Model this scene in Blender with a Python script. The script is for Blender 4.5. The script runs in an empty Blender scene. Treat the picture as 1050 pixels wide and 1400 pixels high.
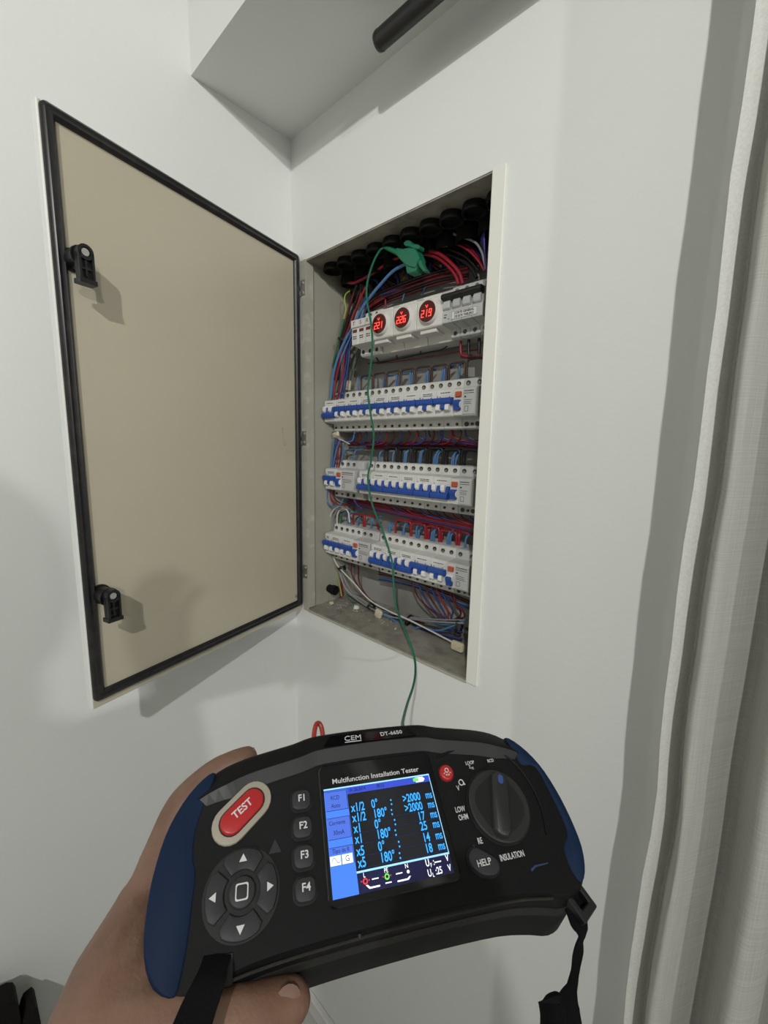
import bpy, bmesh, math, random
from mathutils import Vector, Matrix
random.seed(7)
C = bpy.context.scene.collection
scene = bpy.context.scene

# ------------------------------------------------------------------ camera
# world: X along the cabinet wall (corner of the room at 0), Y into that wall, Z up, metres
FPX = 572.55
_yaw, _pitch, _roll = 0.7477, 0.1504, -0.0194
CAM = Vector((0.7320, -0.5137, 1.37))
_f = Vector((-math.sin(_yaw)*math.cos(_pitch), math.cos(_yaw)*math.cos(_pitch), -math.sin(_pitch)))
_r = Vector((math.cos(_yaw), math.sin(_yaw), 0))
_d = _f.cross(_r)
RIGHT = math.cos(_roll)*_r + math.sin(_roll)*_d
DOWN = -math.sin(_roll)*_r + math.cos(_roll)*_d
FWD = _f
cam = bpy.data.cameras.new('camera')
cam.sensor_fit = 'VERTICAL'; cam.sensor_height = 36.0; cam.lens = FPX/1400*36.0
cam.clip_start = 0.01; cam.clip_end = 50
co = bpy.data.objects.new('camera', cam); C.objects.link(co)
co.matrix_world = Matrix(((RIGHT.x, -DOWN.x, -FWD.x, CAM.x), (RIGHT.y, -DOWN.y, -FWD.y, CAM.y),
                          (RIGHT.z, -DOWN.z, -FWD.z, CAM.z), (0, 0, 0, 1)))
scene.camera = co

# ------------------------------------------------------------------ world, lamps, exposure
w = bpy.data.worlds.new('night_room'); scene.world = w; w.use_nodes = True
w.node_tree.nodes['Background'].inputs[0].default_value = (0.8, 0.85, 0.9, 1)
w.node_tree.nodes['Background'].inputs[1].default_value = 0.02
def lamp(name, loc, power, radius, col):
    l = bpy.data.lights.new(name, 'SPOT'); l.spot_size = math.radians(177); l.spot_blend = .06; l.energy = power; l.shadow_soft_size = radius; l.color = col
    o = bpy.data.objects.new(name, l); C.objects.link(o); o.location = loc
lamp('ceiling_lamp_near', (1.39, -1.446, 2.29), 62.0, 0.018, (1.0, 0.988, 0.955))
lamp('ceiling_lamp_far', (4.2, -1.94, 2.30), 122.0, 0.06, (1.0, 0.99, 0.965))
scene.view_settings.view_transform = 'Standard'
try: scene.view_settings.look = 'None'
except Exception: pass
scene.view_settings.exposure = 0.0
scene.view_settings.gamma = 1.0
scene.view_settings.use_curve_mapping = False

# ------------------------------------------------------------------ helpers
def ray(u, v): return RIGHT*((u-525)/FPX) + DOWN*((v-700)/FPX) + FWD
def at(u, v, y):                        # point of the plane Y = y seen at photo pixel (u, v)
    d = ray(u, v); return CAM + d*((y-CAM.y)/d.y)
def at_x(u, v, x):
    d = ray(u, v); return CAM + d*((x-CAM.x)/d.x)
def at_z(u, v, z):
    d = ray(u, v); return CAM + d*((z-CAM.z)/d.z)

def mat(name, col, rough=0.5, metal=0.0, spec=0.5, noise=None, bump=None, emit=None, coat=0.0):
    m = bpy.data.materials.new(name); m.use_nodes = True
    nt = m.node_tree; b = nt.nodes['Principled BSDF']
    b.inputs['Base Color'].default_value = (*col, 1); b.inputs['Roughness'].default_value = rough
    b.inputs['Metallic'].default_value = metal
    b.inputs['Specular IOR Level'].default_value = spec
    if coat: b.inputs['Coat Weight'].default_value = coat; b.inputs['Coat Roughness'].default_value = 0.1
    if emit:
        b.inputs['Emission Color'].default_value = (*emit[0], 1); b.inputs['Emission Strength'].default_value = emit[1]
    tc = nt.nodes.new('ShaderNodeTexCoord')
    if noise:                           # (scale, second colour, low, high)
        n = nt.nodes.new('ShaderNodeTexNoise'); n.inputs['Scale'].default_value = noise[0]; n.inputs['Detail'].default_value = 6
        nt.links.new(tc.outputs['Object'], n.inputs['Vector'])
        cr = nt.nodes.new('ShaderNodeValToRGB')
        cr.color_ramp.elements[0].position = noise[2]; cr.color_ramp.elements[0].color = (*col, 1)
        cr.color_ramp.elements[1].position = noise[3]; cr.color_ramp.elements[1].color = (*noise[1], 1)
        nt.links.new(n.outputs['Fac'], cr.inputs['Fac']); nt.links.new(cr.outputs['Color'], b.inputs['Base Color'])
    if bump:                            # (scale, strength, distance)
        n2 = nt.nodes.new('ShaderNodeTexNoise'); n2.inputs['Scale'].default_value = bump[0]; n2.inputs['Detail'].default_value = 4
        nt.links.new(tc.outputs['Object'], n2.inputs['Vector'])
        bp = nt.nodes.new('ShaderNodeBump'); bp.inputs['Strength'].default_value = bump[1]; bp.inputs['Distance'].default_value = bump[2]
        nt.links.new(n2.outputs['Fac'], bp.inputs['Height']); nt.links.new(bp.outputs['Normal'], b.inputs['Normal'])
    return m

M = dict(
 wall=mat('white_wall_paint', (.770, .787, .765), .42, spec=.35, noise=(3, (.74, .757, .735), .35, .75), bump=(160, .12, .002)),
 wall_dim=mat('far_wall_paint', (.42, .42, .40), .7),
 ceil=mat('white_ceiling_paint', (.76, .765, .75), .8, bump=(220, .15, .002)),
 floor=mat('grey_floor_tile', (.44, .43, .40), .35, noise=(9, (.38, .37, .345), .3, .7)),
 trim=mat('baseboard_white', (.66, .66, .63), .4),
 beige=mat('beige_enamel', (.545, .50, .385), .36, noise=(5, (.52, .475, .365), .35, .7)),
 door_white=mat('white_enamel', (.74, .755, .73), .35),
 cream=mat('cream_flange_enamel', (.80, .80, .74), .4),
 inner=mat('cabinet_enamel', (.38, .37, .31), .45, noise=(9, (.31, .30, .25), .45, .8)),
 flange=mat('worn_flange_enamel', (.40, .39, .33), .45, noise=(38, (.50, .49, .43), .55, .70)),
 dusty=mat('dusty_shaded_enamel', (.30, .285, .24), .8, noise=(40, (.19, .18, .15), .4, .7)),  # dust on the bottom panel, painted shade on the top panel
 backp=mat('grey_mounting_plate', (.42, .42, .40), .45, metal=.2, noise=(12, (.30, .30, .29), .4, .7)),
 gasket=mat('black_rubber_gasket', (.012, .011, .013), .35, noise=(70, (.03, .027, .026), .5, .8)),
 black=mat('black_plastic', (.008, .008, .009), .4),
 blackm=mat('matt_black_metal', (.010, .009, .009), .42),
 conduit=mat('black_conduit', (.005, .005, .005), .8, spec=.25),
 chrome=mat('zinc_screw', (.62, .62, .58), .3, metal=.9),
 brass=mat('brass_terminal', (.60, .46, .24), .3, metal=.9),
 steel=mat('steel_rail', (.50, .50, .48), .35, metal=.8),
 bwhite=mat('breaker_white', (.68, .68, .655), .42),
 bgrey=mat('breaker_grey', (.52, .53, .525), .45),
 mwhite=mat('meter_white', (.70, .69, .65), .45),
 blue=mat('toggle_blue', (.018, .075, .36), .35),
 lever=mat('lever_white', (.80, .80, .79), .4),
 orange=mat('test_button_orange', (.50, .10, .035), .45),
 dark=mat('terminal_dark', (.025, .024, .022), .5),
 screw=mat('terminal_screw', (.30, .29, .27), .35, metal=.7),
 label=mat('label_paper', (.74, .74, .72), .6),
 ink=mat('label_ink', (.03, .03, .03), .6),
 winered=mat('fuse_window_red', (.16, .02, .025), .3),
 lens=mat('meter_lens_red', (.05, .003, .004), .15, emit=((1, .02, .02), .020)),
 digit=mat('meter_digits_red', (.5, .02, .02), .4, emit=((1, .05, .035), 2.6)),
 w_red=mat('wire_red', (.30, .013, .028), .35), w_dred=mat('wire_dark_red', (.10, .010, .014), .35),
 w_blue=mat('wire_light_blue', (.075, .19, .40), .35), w_dblue=mat('wire_dark_blue', (.03, .045, .19), .35),
 w_brown=mat('wire_brown', (.055, .028, .020), .35), w_black=mat('wire_black', (.008, .008, .009), .35),
 w_grey=mat('wire_grey', (.25, .26, .27), .4), w_white=mat('wire_white', (.62, .61, .57), .4),
 w_green=mat('wire_green', (.03, .17, .075), .4), w_yg=mat('wire_yellow_green', (.35, .45, .06), .4),
 w_purple=mat('wire_violet', (.07, .055, .30), .4), w_sheath=mat('sheathed_grey_green', (.14, .17, .14), .5),
 lead=mat('test_lead_green', (.012, .145, .085), .38), clip=mat('clip_green', (.010, .16, .085), .42),
 mount=mat('cream_tie_mount', (.62, .57, .42), .6),
 rubble=mat('plaster_crumbs', (.42, .40, .35), .9, noise=(90, (.22, .21, .18), .4, .6)),
 case=mat('tester_black', (.0055, .0055, .006), .5, spec=.18, bump=(900, .15, .0003)),
 band=mat('tester_black_sheen', (.028, .028, .030), .42, spec=.4),  # black case plastic lightened to show reflected light
 caseside=mat('tester_black_ribbed', (.017, .0165, .015), .6, spec=.3, noise=(240, (.026, .025, .023), .5, .7), bump=(500, .2, .0004)),
 glass=mat('display_gloss_black', (.004, .004, .005), .08),
 grip=mat('tester_blue_rubber', (.0045, .0155, .047), .65, spec=.2, bump=(700, .1, .0003)),
 keyg=mat('tester_key_grey', (.026, .0275, .029), .5, spec=.3),
 testred=mat('test_key_red', (.40, .016, .018), .35), testring=mat('test_key_ring', (.34, .31, .25), .5, spec=.3),
 print_=mat('tester_print', (.58, .58, .58), .5), bluedot=mat('pointer_blue', (.03, .075, .22), .4),
 knob=mat('knob_black', (.017, .018, .018), .45), knobdark=mat('knob_recess', (.004, .004, .004), .5),
 logo=mat('dim_blue_print', (.02, .035, .10), .5),
 strap=mat('black_webbing', (.003, .003, .0035), .8, spec=.15, bump=(1500, .4, .0005)),
 redlead=mat('red_silicone_lead', (.36, .035, .025), .4),
 brown=mat('dark_brown_leather', (.008, .0055, .0045), .8, spec=.2),
 s_dark=mat('screen_black', (.006, .007, .01), .2, emit=((.35, .40, .55), .012)),
 s_blue=mat('screen_blue_panel', (.02, .08, .4), .3, emit=((.075, .25, 1.0), .80)),
 s_blue2=mat('screen_blue_cell', (.02, .06, .3), .3, emit=((.10, .20, .80), .72)),
 s_head=mat('screen_header_blue', (.02, .04, .3), .3, emit=((.045, .09, .72), .62)),
 s_foot=mat('screen_footer_navy', (.004, .004, .03), .3, emit=((.02, .02, .11), .32)),
 s_text=mat('screen_text_blue', (.02, .2, .6), .3, emit=((.04, .42, 1.0), .95)),
 s_line=mat('screen_line_pale', (.2, .5, .7), .3, emit=((.35, .66, .95), .8)),
 s_white=mat('screen_white', (.7, .7, .7), .3, emit=((.85, .92, 1.0), .95)),
 s_ink=mat('screen_ink', (.004, .008, .06), .3, emit=((.01, .02, .15), .5)),
 s_red=mat('screen_red', (.5, .03, .03), .3, emit=((.8, .06, .08), .6)),
 s_green=mat('screen_green', (.1, .5, .05), .3, emit=((.18, .8, .08), .7)),
)

class MB:
    def __init__(s): s.v = []; s.f = []
    def add(s, vs, fs):
        o = len(s.v); s.v += [tuple(x) for x in vs]; s.f += [tuple(i+o for i in q) for q in fs]; return s
    def box(s, a, b):
        x0, y0, z0 = a; x1, y1, z1 = b
        return s.add([(x0,y0,z0),(x1,y0,z0),(x1,y1,z0),(x0,y1,z0),(x0,y0,z1),(x1,y0,z1),(x1,y1,z1),(x0,y1,z1)],
                     [(0,3,2,1),(4,5,6,7),(0,1,5,4),(1,2,6,5),(2,3,7,6),(3,0,4,7)])
    def loft(s, rings, cap0=True, cap1=True):
        n = len(rings[0]); vs = [p for r in rings for p in r]; fs = []
        for k in range(len(rings)-1):
            for i in range(n):
                j = (i+1) % n
                fs.append((k*n+i, k*n+j, (k+1)*n+j, (k+1)*n+i))
        if cap0: fs.append(tuple(range(n-1, -1, -1)))
        if cap1: fs.append(tuple((len(rings)-1)*n+i for i in range(n)))
        return s.add(vs, fs)
    def prism_x(s, poly, x0, x1):       # polygon in (y, z), extruded along x
        return s.loft([[(x0, y, z) for y, z in poly], [(x1, y, z) for y, z in poly]])
    def prism_z(s, poly, z0, z1):       # polygon in (x, y)
        return s.loft([[(x, y, z0) for x, y in poly], [(x, y, z1) for x, y in poly]])
    def prism_y(s, poly, y0, y1):       # polygon in (x, z)
        return s.loft([[(x, y0, z) for x, z in poly], [(x, y1, z) for x, z in poly]])
    def cyl(s, p0, p1, r0, r1=None, n=16):
        p0 = Vector(p0); p1 = Vector(p1); r1 = r0 if r1 is None else r1
        return s.tube_raw([p0, p1], [r0, r1], n)
    def tube_raw(s, pts, rs, n=6):
        pts = [Vector(p) for p in pts]; rings = []
        t = (pts[1]-pts[0]).normalized()
        a = t.orthogonal().normalized()
        for i, p in enumerate(pts):
            if i == 0: t2 = pts[1]-pts[0]
            elif i == len(pts)-1: t2 = pts[-1]-pts[-2]
            else: t2 = pts[i+1]-pts[i-1]
            t2 = t2.normalized() if t2.length > 1e-9 else t
            a = (a - t2*a.dot(t2)); a = a.normalized() if a.length > 1e-6 else t2.orthogonal().normalized()
            b = t2.cross(a); t = t2
            rings.append([p + (a*math.cos(2*math.pi*k/n) + b*math.sin(2*math.pi*k/n))*rs[i] for k in range(n)])
        return s.loft(rings)
    def tube(s, pts, r, n=6, sub=5):
        q = spline(pts, sub)
        return s.tube_raw(q, [r]*len(q), n)
    def build(s, name, m, parent=None, smooth=True, angle=35, bevel=0, seg=1):
        me = bpy.data.meshes.new(name); me.from_pydata(s.v, [], s.f)
        bm = bmesh.new(); bm.from_mesh(me)
        bmesh.ops.recalc_face_normals(bm, faces=bm.faces)
        if bevel:
            es = [e for e in bm.edges if len(e.link_faces) == 2 and e.calc_face_angle(0) > math.radians(30)]
            bmesh.ops.bevel(bm, geom=es, offset=bevel, segments=seg, affect='EDGES', profile=0.6, clamp_overlap=True)
        bm.to_mesh(me); bm.free()
        if smooth:
            me.polygons.foreach_set('use_smooth', [True]*len(me.polygons)); me.set_sharp_from_angle(angle=math.radians(angle))
        me.materials.append(m)
        return link(name, me, parent)

def spline(pts, sub=5):
    P = [Vector(p) for p in pts]
    if len(P) < 3: return P
    P = [P[0]*2-P[1]] + P + [P[-1]*2-P[-2]]
    out = []
    for i in range(1, len(P)-2):
        a, b, c, d = P[i-1:i+3]
        for k in range(sub):
            t = k/sub
            out.append(0.5*((2*b) + (c-a)*t + (2*a-5*b+4*c-d)*t*t + (3*b-a-3*c+d)*t**3))
    out.append(P[-2]); return out

def link(name, me, parent=None):
    o = bpy.data.objects.new(name, me); C.objects.link(o)
    if parent: o.parent = parent
    return o
def inst(src, parent, loc=(0, 0, 0), name=None):
    o = src.copy(); C.objects.link(o); o.parent = parent; o.location = loc
    return o
def tag(o, label, cat, group=None):
    o['label'] = label; o['category'] = cat
    if group: o['group'] = group
    return o
def thing(name, label, cat, loc=(0, 0, 0), group=None):
    o = bpy.data.objects.new(name, None); C.objects.link(o); o.location = loc; o.empty_display_size = .02
    return tag(o, label, cat, group)
def struct(o): o['kind'] = 'structure'; return o

def rrect(x0, y0, x1, y1, r, n=4):
    out = []
    for cx, cy, a in ((x1-r, y1-r, 0), (x0+r, y1-r, 90), (x0+r, y0+r, 180), (x1-r, y0+r, 270)):
        for k in range(n+1):
            t = math.radians(a+90*k/n); out.append((cx+r*math.cos(t), cy+r*math.sin(t)))
    return out
def circle(cx, cy, r, n=24, rx=None):
    return [(cx+(rx or r)*math.cos(2*math.pi*k/n), cy+r*math.sin(2*math.pi*k/n)) for k in range(n)]
def inset(poly, d):                     # move a counter-clockwise polygon inwards by d (d may be a list)
    n = len(poly); out = []
    for i in range(n):
        a = Vector(poly[i-1]); b = Vector(poly[i]); c = Vector(poly[(i+1) % n])
        e1 = (b-a).normalized(); e2 = (c-b).normalized()
        n1 = Vector((-e1.y, e1.x)); n2 = Vector((-e2.y, e2.x)); m = (n1+n2)
        m = m.normalized() if m.length > 1e-6 else n1
        k = max(.5, m.dot(n1)); dd = d[i] if isinstance(d, (list, tuple)) else d
        p = b + m*(dd/k); out.append((p.x, p.y))
    return out
def smooth_poly(pts, sub=4):
    P = [Vector((*p, 0)) for p in pts]; n = len(P); out = []
    for i in range(n):
        a, b, c, d = P[i-1], P[i], P[(i+1) % n], P[(i+2) % n]
        for k in range(sub):
            t = k/sub
            q = 0.5*((2*b) + (c-a)*t + (2*a-5*b+4*c-d)*t*t + (3*b-a-3*c+d)*t**3)
            out.append((q.x, q.y))
    return out

_dg = None
def text(s, size, m, parent, loc, rot=(0, 0, 0), name='lettering', sx=1.0, shear=0.0, bold=0.0, align='CENTER', depth=.00012):
    cu = bpy.data.curves.new('txt', 'FONT'); cu.body = s; cu.size = size; cu.align_x = align; cu.align_y = 'CENTER'
    cu.extrude = depth; cu.shear = shear; cu.offset = bold*size; cu.resolution_u = 3
    t = bpy.data.objects.new('txt', cu); C.objects.link(t)
    dg = bpy.context.evaluated_depsgraph_get()
    me = bpy.data.meshes.new_from_object(t.evaluated_get(dg))
    bpy.data.objects.remove(t); bpy.data.curves.remove(cu)
    me.name = name; me.materials.clear(); me.materials.append(m)
    o = link(name, me, parent); o.location = loc; o.rotation_euler = rot; o.scale = (sx, 1, 1)
    return o

# ------------------------------------------------------------------ the room
HX0, HX1, HZ0, HZ1 = .0353, .4495, 1.0290, 1.7165      # hole for the cabinet in the wall
b = MB(); T = .16
b.box((0, 0, 0), (HX0, T, 2.4)); b.box((HX1, 0, 0), (5.0, T, 2.4))
b.box((HX0, 0, 0), (HX1, T, HZ0)); b.box((HX0, 0, HZ1), (HX1, T, 2.4))
struct(b.build('wall_right', M['wall'], smooth=False))
struct(MB().box((-.14, -3.2, 0), (0, T, 2.4)).build('wall_left', M['wall'], smooth=False))
struct(MB().box((-.14, -3.34, 0), (5.14, -3.2, 2.4)).build('wall_back', M['wall_dim'], smooth=False))
struct(MB().box((5.0, -3.2, 0), (5.14, T, 2.4)).build('wall_far', M['wall_dim'], smooth=False))
struct(MB().box((-.14, -3.34, -.12), (5.14, T, 0)).build('floor', M['floor'], smooth=False))
struct(MB().box((-.14, -3.34, 2.4), (5.14, T, 2.52)).build('ceiling', M['ceil'], smooth=False))
struct(MB().box((0, -.1827, 1.934), (5.0, 0, 2.4)).build('trim_1', M['wall'], smooth=False))     # boxed-in soffit
struct(MB().box((0, -.013, 0), (5.0, 0, .046)).build('baseboard_right', M['trim'], smooth=False, bevel=.002))
struct(MB().box((0, -3.2, 0), (.013, -.013, .046)).build('baseboard_left', M['trim'], smooth=False, bevel=.002))

# ------------------------------------------------------------------ cabinet
cab = thing('electrical_cabinet', 'open steel electrical cabinet set in the white wall, beige inside', 'cabinet', (.24, 0, 1.033))
def cl(o): o.location = (-.24, 0, -1.033); return o      # parts are written in room coordinates
IX0, IX1, IZ0, IZ1, DEP = .0450, .4310, 1.0345, 1.7130, .135
cl(MB().box((HX0+.001, DEP, HZ0+.001), (HX1-.001, DEP+.002, HZ1-.001)).build('back_panel', M['backp'], cab, False))
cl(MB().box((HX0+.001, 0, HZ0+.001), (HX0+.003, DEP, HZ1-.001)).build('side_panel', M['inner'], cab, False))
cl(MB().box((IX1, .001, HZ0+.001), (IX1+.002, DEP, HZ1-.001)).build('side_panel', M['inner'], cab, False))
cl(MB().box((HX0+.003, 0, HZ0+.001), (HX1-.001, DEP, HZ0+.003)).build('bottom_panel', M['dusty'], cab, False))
cl(MB().box((HX0+.003, 0, HZ1-.003), (HX1-.001, DEP, HZ1-.001)).build('top_panel', M['dusty'], cab, False))  # darker enamel paints in the shade under the cabinet roof
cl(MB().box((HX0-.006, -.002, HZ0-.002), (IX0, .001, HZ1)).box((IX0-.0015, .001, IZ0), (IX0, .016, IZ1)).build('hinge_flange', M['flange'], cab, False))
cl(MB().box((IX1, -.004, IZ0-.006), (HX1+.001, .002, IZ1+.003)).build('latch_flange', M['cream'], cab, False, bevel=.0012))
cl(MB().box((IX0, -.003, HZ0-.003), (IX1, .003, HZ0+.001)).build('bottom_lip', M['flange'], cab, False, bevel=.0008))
for zc in (1.583, 1.4425, 1.305, 1.1675):
    r = MB().prism_x([(.1145, -.0175), (.1135, -.0175), (.1135, -.0125), (.121, -.0125), (.121, .0125), (.1135, .0125), (.1135, .0175), (.1145, .0175), (.1145, .0135), (.122, .0135), (.122, -.0135), (.1145, -.0135)], .05, .425)
    o = r.box((.06, .122, -.01), (.075, DEP, .01)).box((.40, .122, -.01), (.415, DEP, .01)).build('din_rail', M['steel'], cab, False)
    o.location = (-.24, 0, zc-1.033)
# door: hinged at the left flange, opened to about 76 degrees
DA = math.radians(76.3); DL = .4148; DZ0, DZ1 = 1.0269, 1.7283
dm = Matrix.Rotation(-DA, 4, 'Z')
door = MB().box((.002, -.0001, DZ0), (DL, -.0115, DZ1)).build('door', M['door_white'], cab, False, bevel=.0012)
# door frame: local x along the door, local +y = inner side
door.matrix_local = Matrix.Translation((.0222-.24, 0, -1.033)) @ dm
MB().box((.0035, 0, DZ0+.002), (DL-.0015, .0012, DZ1-.002)).build('inner_panel', M['beige'], door, False, bevel=.0004)
gk = MB(); gx0, gx1, gz0, gz1, gw = .0045, DL-.0016, DZ0+.0105, DZ1-.0015, .0115
rings = []
for k, (d, h) in enumerate(((0, .001), (.0005, .0050), (.0035, .0072), (.0062, .0055), (.0070, .0055), (.0100, .0070), (.0128, .0050), (.0135, .001))):
    rings.append([(x, h, z) for x, z in rrect(gx0+d, gz0+d, gx1-d, gz1-d, .006-d*.4, 3)])
gk.loft(rings, False, False).build('gasket', M['gasket'], door, True, 50)
def latch(zc, ru):
    uc = .3945
    bs = MB().cyl((uc, 0, zc), (uc, .004, zc), .0125, n=20).cyl((uc, .004, zc), (uc, .024, zc), .0105, n=20).cyl((uc, .020, zc), (uc, .024, zc), .0115, n=20)
    arm = []
    for k in range(9):
        t = math.pi*k/8; arm.append((uc+.0082*math.cos(t), zc+.003+.0082*math.sin(t)))
    arm += [(uc-.0082, zc-.024), (uc+.0075, zc-.024)]
    bs.prism_y(arm, .024, .029)
    bs.box((uc-.0082, .029, zc-.026), (uc-.0058, .0335, zc+.003)).box((uc+.0052, .029, zc-.026), (uc+.0076, .0335, zc+.003))
    bs.box((uc-.001, .029, zc-.022), (uc+.001, .032, zc-.004)).box((uc-.008, .029, zc-.015), (uc+.0075, .0315, zc-.0125))
    bs.box((uc-.0095, .021, zc-.030), (uc+.0085, .034, zc-.025))
    rg = [[(x, y, z) for x, z in circle(uc, zc+.003, rr, 18)] for rr, y in ((.0082, .029), (.0082, .0335), (.0050, .0335), (.0050, .029))]
    bs.loft(rg, False, False)
    bs.build('latch', M['black'], door, True, 30)
    sc = MB().cyl((uc, .029, zc+.003), (uc, .0325, zc+.003), .0046, .0040, n=16)
    sc.box((uc-.0038, .0325, zc+.0025), (uc+.0038, .0328, zc+.0035)).build('latch_screw', M['chrome'], door, True, 30)
latch(1.575, 0); latch(1.179, 0)
MB().tube([(.052, .0012, 1.40), (.055, .0013, 1.405), (.051, .0013, 1.385), (.049, .0013, 1.372), (.044, .0013, 1.378)], .00035, 4).build('pencil_mark', M['w_grey'], door)
MB().cyl((.0235, .001, 1.062), (.0235, .003, 1.062), .003, n=10).build('panel_screw', M['chrome'], door)
for hz in (1.668, 1.3875, 1.1125):
    hb = MB().box((.0285, -.0035, hz-.0135), (.0440, -.002, hz+.0135))
    hb.cyl((.0262, -.0055, hz-.0135), (.0262, -.0055, hz-.005), .0033, n=10).cyl((.0262, -.0055, hz+.004), (.0262, -.0055, hz+.0135), .0033, n=10).box((.0205, -.014, hz-.004), (.0262, -.0095, hz+.004))
    for dz in (-.0085, .0085):
        hb.cyl((.0375, -.0055, hz+dz), (.0375, -.003, hz+dz), .0026, .0032, n=10)
    cl(hb.build('hinge', M['steel'], cab, True, 30))
    hd = MB()
    for dz in (-.0085, .0085): hd.cyl((.0275, -.0095, hz+dz), (.0275, -.0078, hz+dz), .0026, n=8)
    cl(hd.build('hinge_rivet', M['blackm'], cab))

# ------------------------------------------------------------------ breakers
PROF = [(.1135, -.0395), (.074, -.0395), (.071, -.0375), (.0695, -.0245), (.0470, -.0215), (.045, -.0195), (.045, .0195), (.0470, .0215), (.0695, .0240), (.071, .0375), (.074, .0395), (.1135, .0395)]
PW = .0175
def _screw():
    b = MB(); b.loft([[(x, .0702, z) for x, z in circle(0, 0, r, 12)] for r in (.0048, .0034)][:1] + [[(x, .0688, z) for x, z in circle(0, 0, .0047, 12)]] + [[(x, .0688, z) for x, z in circle(0, 0, .0038, 12)], [(x, .0701, z) for x, z in circle(0, 0, .0036, 12)]], False, False)
    return b
_meshes = {}
def part(key, maker, m, parent, loc, name, **k):
    if key in _meshes:
        o = link(name, _meshes[key], parent)
    else:
        o = maker().build(name, m, parent, **k); _meshes[key] = o.data
    o.location = loc; return o
def m_hole(): return MB().cyl((0, .0690, 0), (0, .0705, 0), .0036, n=12)
def m_hole2(): return MB().cyl((0, .0680, 0), (0, .0700, 0), .0022, n=10)
def m_screwhead():
    b = MB().cyl((.0006, .0680, -.0006), (.0006, .0690, -.0006), .0022, n=10); return b
def screws(root, xs, up=True, low=True, big=True, grey=False):
    for x in xs:
        if up:
            part('hole', m_hole, M['dark'], root, (x, 0, .0315), 'terminal_hole')
            part('shead', m_screwhead, M['screw'], root, (x, 0, .0310), 'terminal_screw')
        if low: part('holelow', m_hole2 if not grey else m_hole, M['dark'], root, (x, 0, -.0315), 'terminal_hole') if not grey else part('hole', m_hole, M['dark'], root, (x, 0, -.0315), 'terminal_hole')
def m_lever_dn():
    b = MB()
    b.prism_x([(.0455, -.001), (.0400, -.0015), (.0372, -.0050), (.0372, -.0110), (.0400, -.0125), (.0455, -.0128)], -.0036, .0036); return b
def m_lever_up():
    b = MB()
    b.prism_x([(.0455, .0100), (.0400, .0096), (.0372, .0070), (.0375, .0005), (.0400, -.0030), (.0455, -.0035)], -.0037, .0037); return b
def m_bar(n, up):
    def f():
        b = MB()
        w_ = n*PW
        if up:
            b.prism_x([(.0455, .0078), (.0380, .0074), (.0360, .0052), (.0364, .0000), (.0395, -.0028), (.0455, -.0032)], .0008, w_-.0008)
            for k in range(n-1): b.prism_x([(.0455, -.0010), (.0390, -.0010), (.0385, -.0090), (.0455, -.0105)], (k+1)*PW-.0045, (k+1)*PW+.0045)
        else:
            b.prism_x([(.0455, -.0032), (.0382, -.0036), (.0358, -.0062), (.0360, -.0118), (.0385, -.0138), (.0455, -.0140)], .0008, w_-.0008)
            for k in range(n): b.prism_x([(.0455, .0075), (.0405, .0070), (.0380, -.0040), (.0455, -.0045)], k*PW+.0118, k*PW+.0172)
        return b
    return f
def m_body(n, key):
    def f(): return MB().prism_x(PROF, .0002, n*PW-.0002)
    return f
def m_print(n, seed):
    def f():
        rr = random.Random(seed); b = MB(); y0, y1 = .04465, .0449
        w_ = n*PW
        for line in range(rr.choice((1, 2))):
            z = .0155 - line*.0026; x = w_*.22 + rr.random()*.002
            while x < w_*.78:
                l = .0012 + rr.random()*.0028
                b.box((x, y0, z-.0007), (min(x+l, w_*.80), y1, z+.0007)); x += l+.0008
        for k in range(n):
            xx = (k+.5)*PW
            b.box((xx-.0008, .0447, .0085), (xx+.0008, .045, .0100))
        b.box((.0028, .0447, .0080), (.0042, .045, .0110))
        return b
    return f
def breaker(x0, zc, label, group, state='up', n=2, seed=0, framed=True):
    t = thing('circuit_breaker', label, 'circuit breaker', (x0, 0, zc), group)
    part('body%d' % n, m_body(n, 0), M['bwhite'], t, (0, 0, 0), 'body', smooth=False, bevel=.0006)
    w_ = n*PW
    lab = part('lab%d%d' % (n, framed), lambda: MB().box((w_*.14, .0448, .0118), (w_*.86, .0453, .0180)), M['label'], t, (0, 0, 0), 'label', smooth=False)
    part('print%d_%d' % (n, seed), m_print(n, seed), M['ink'], lab, (0, 0, 0), 'print', smooth=False)
    up = state == 'up'
    tg = part('bar%d%d' % (n, up), m_bar(n, up), M['blue'], t, (0, 0, 0), 'toggle', smooth=False, bevel=.0004)
    for k in range(n):
        part('lev%d' % up, m_lever_dn if up else m_lever_up, M['lever'], tg, ((k+.5)*PW - (.0022 if not up else 0), 0, 0), 'lever', smooth=False, bevel=.0004)
    # white lower lip under the toggle
    screws(t, [(k+.5)*PW for k in range(n)])
    return t
def m_rcdbody(wd):
    def f():
        return MB().prism_x(PROF, .0002, wd-.0002)
    return f
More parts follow.
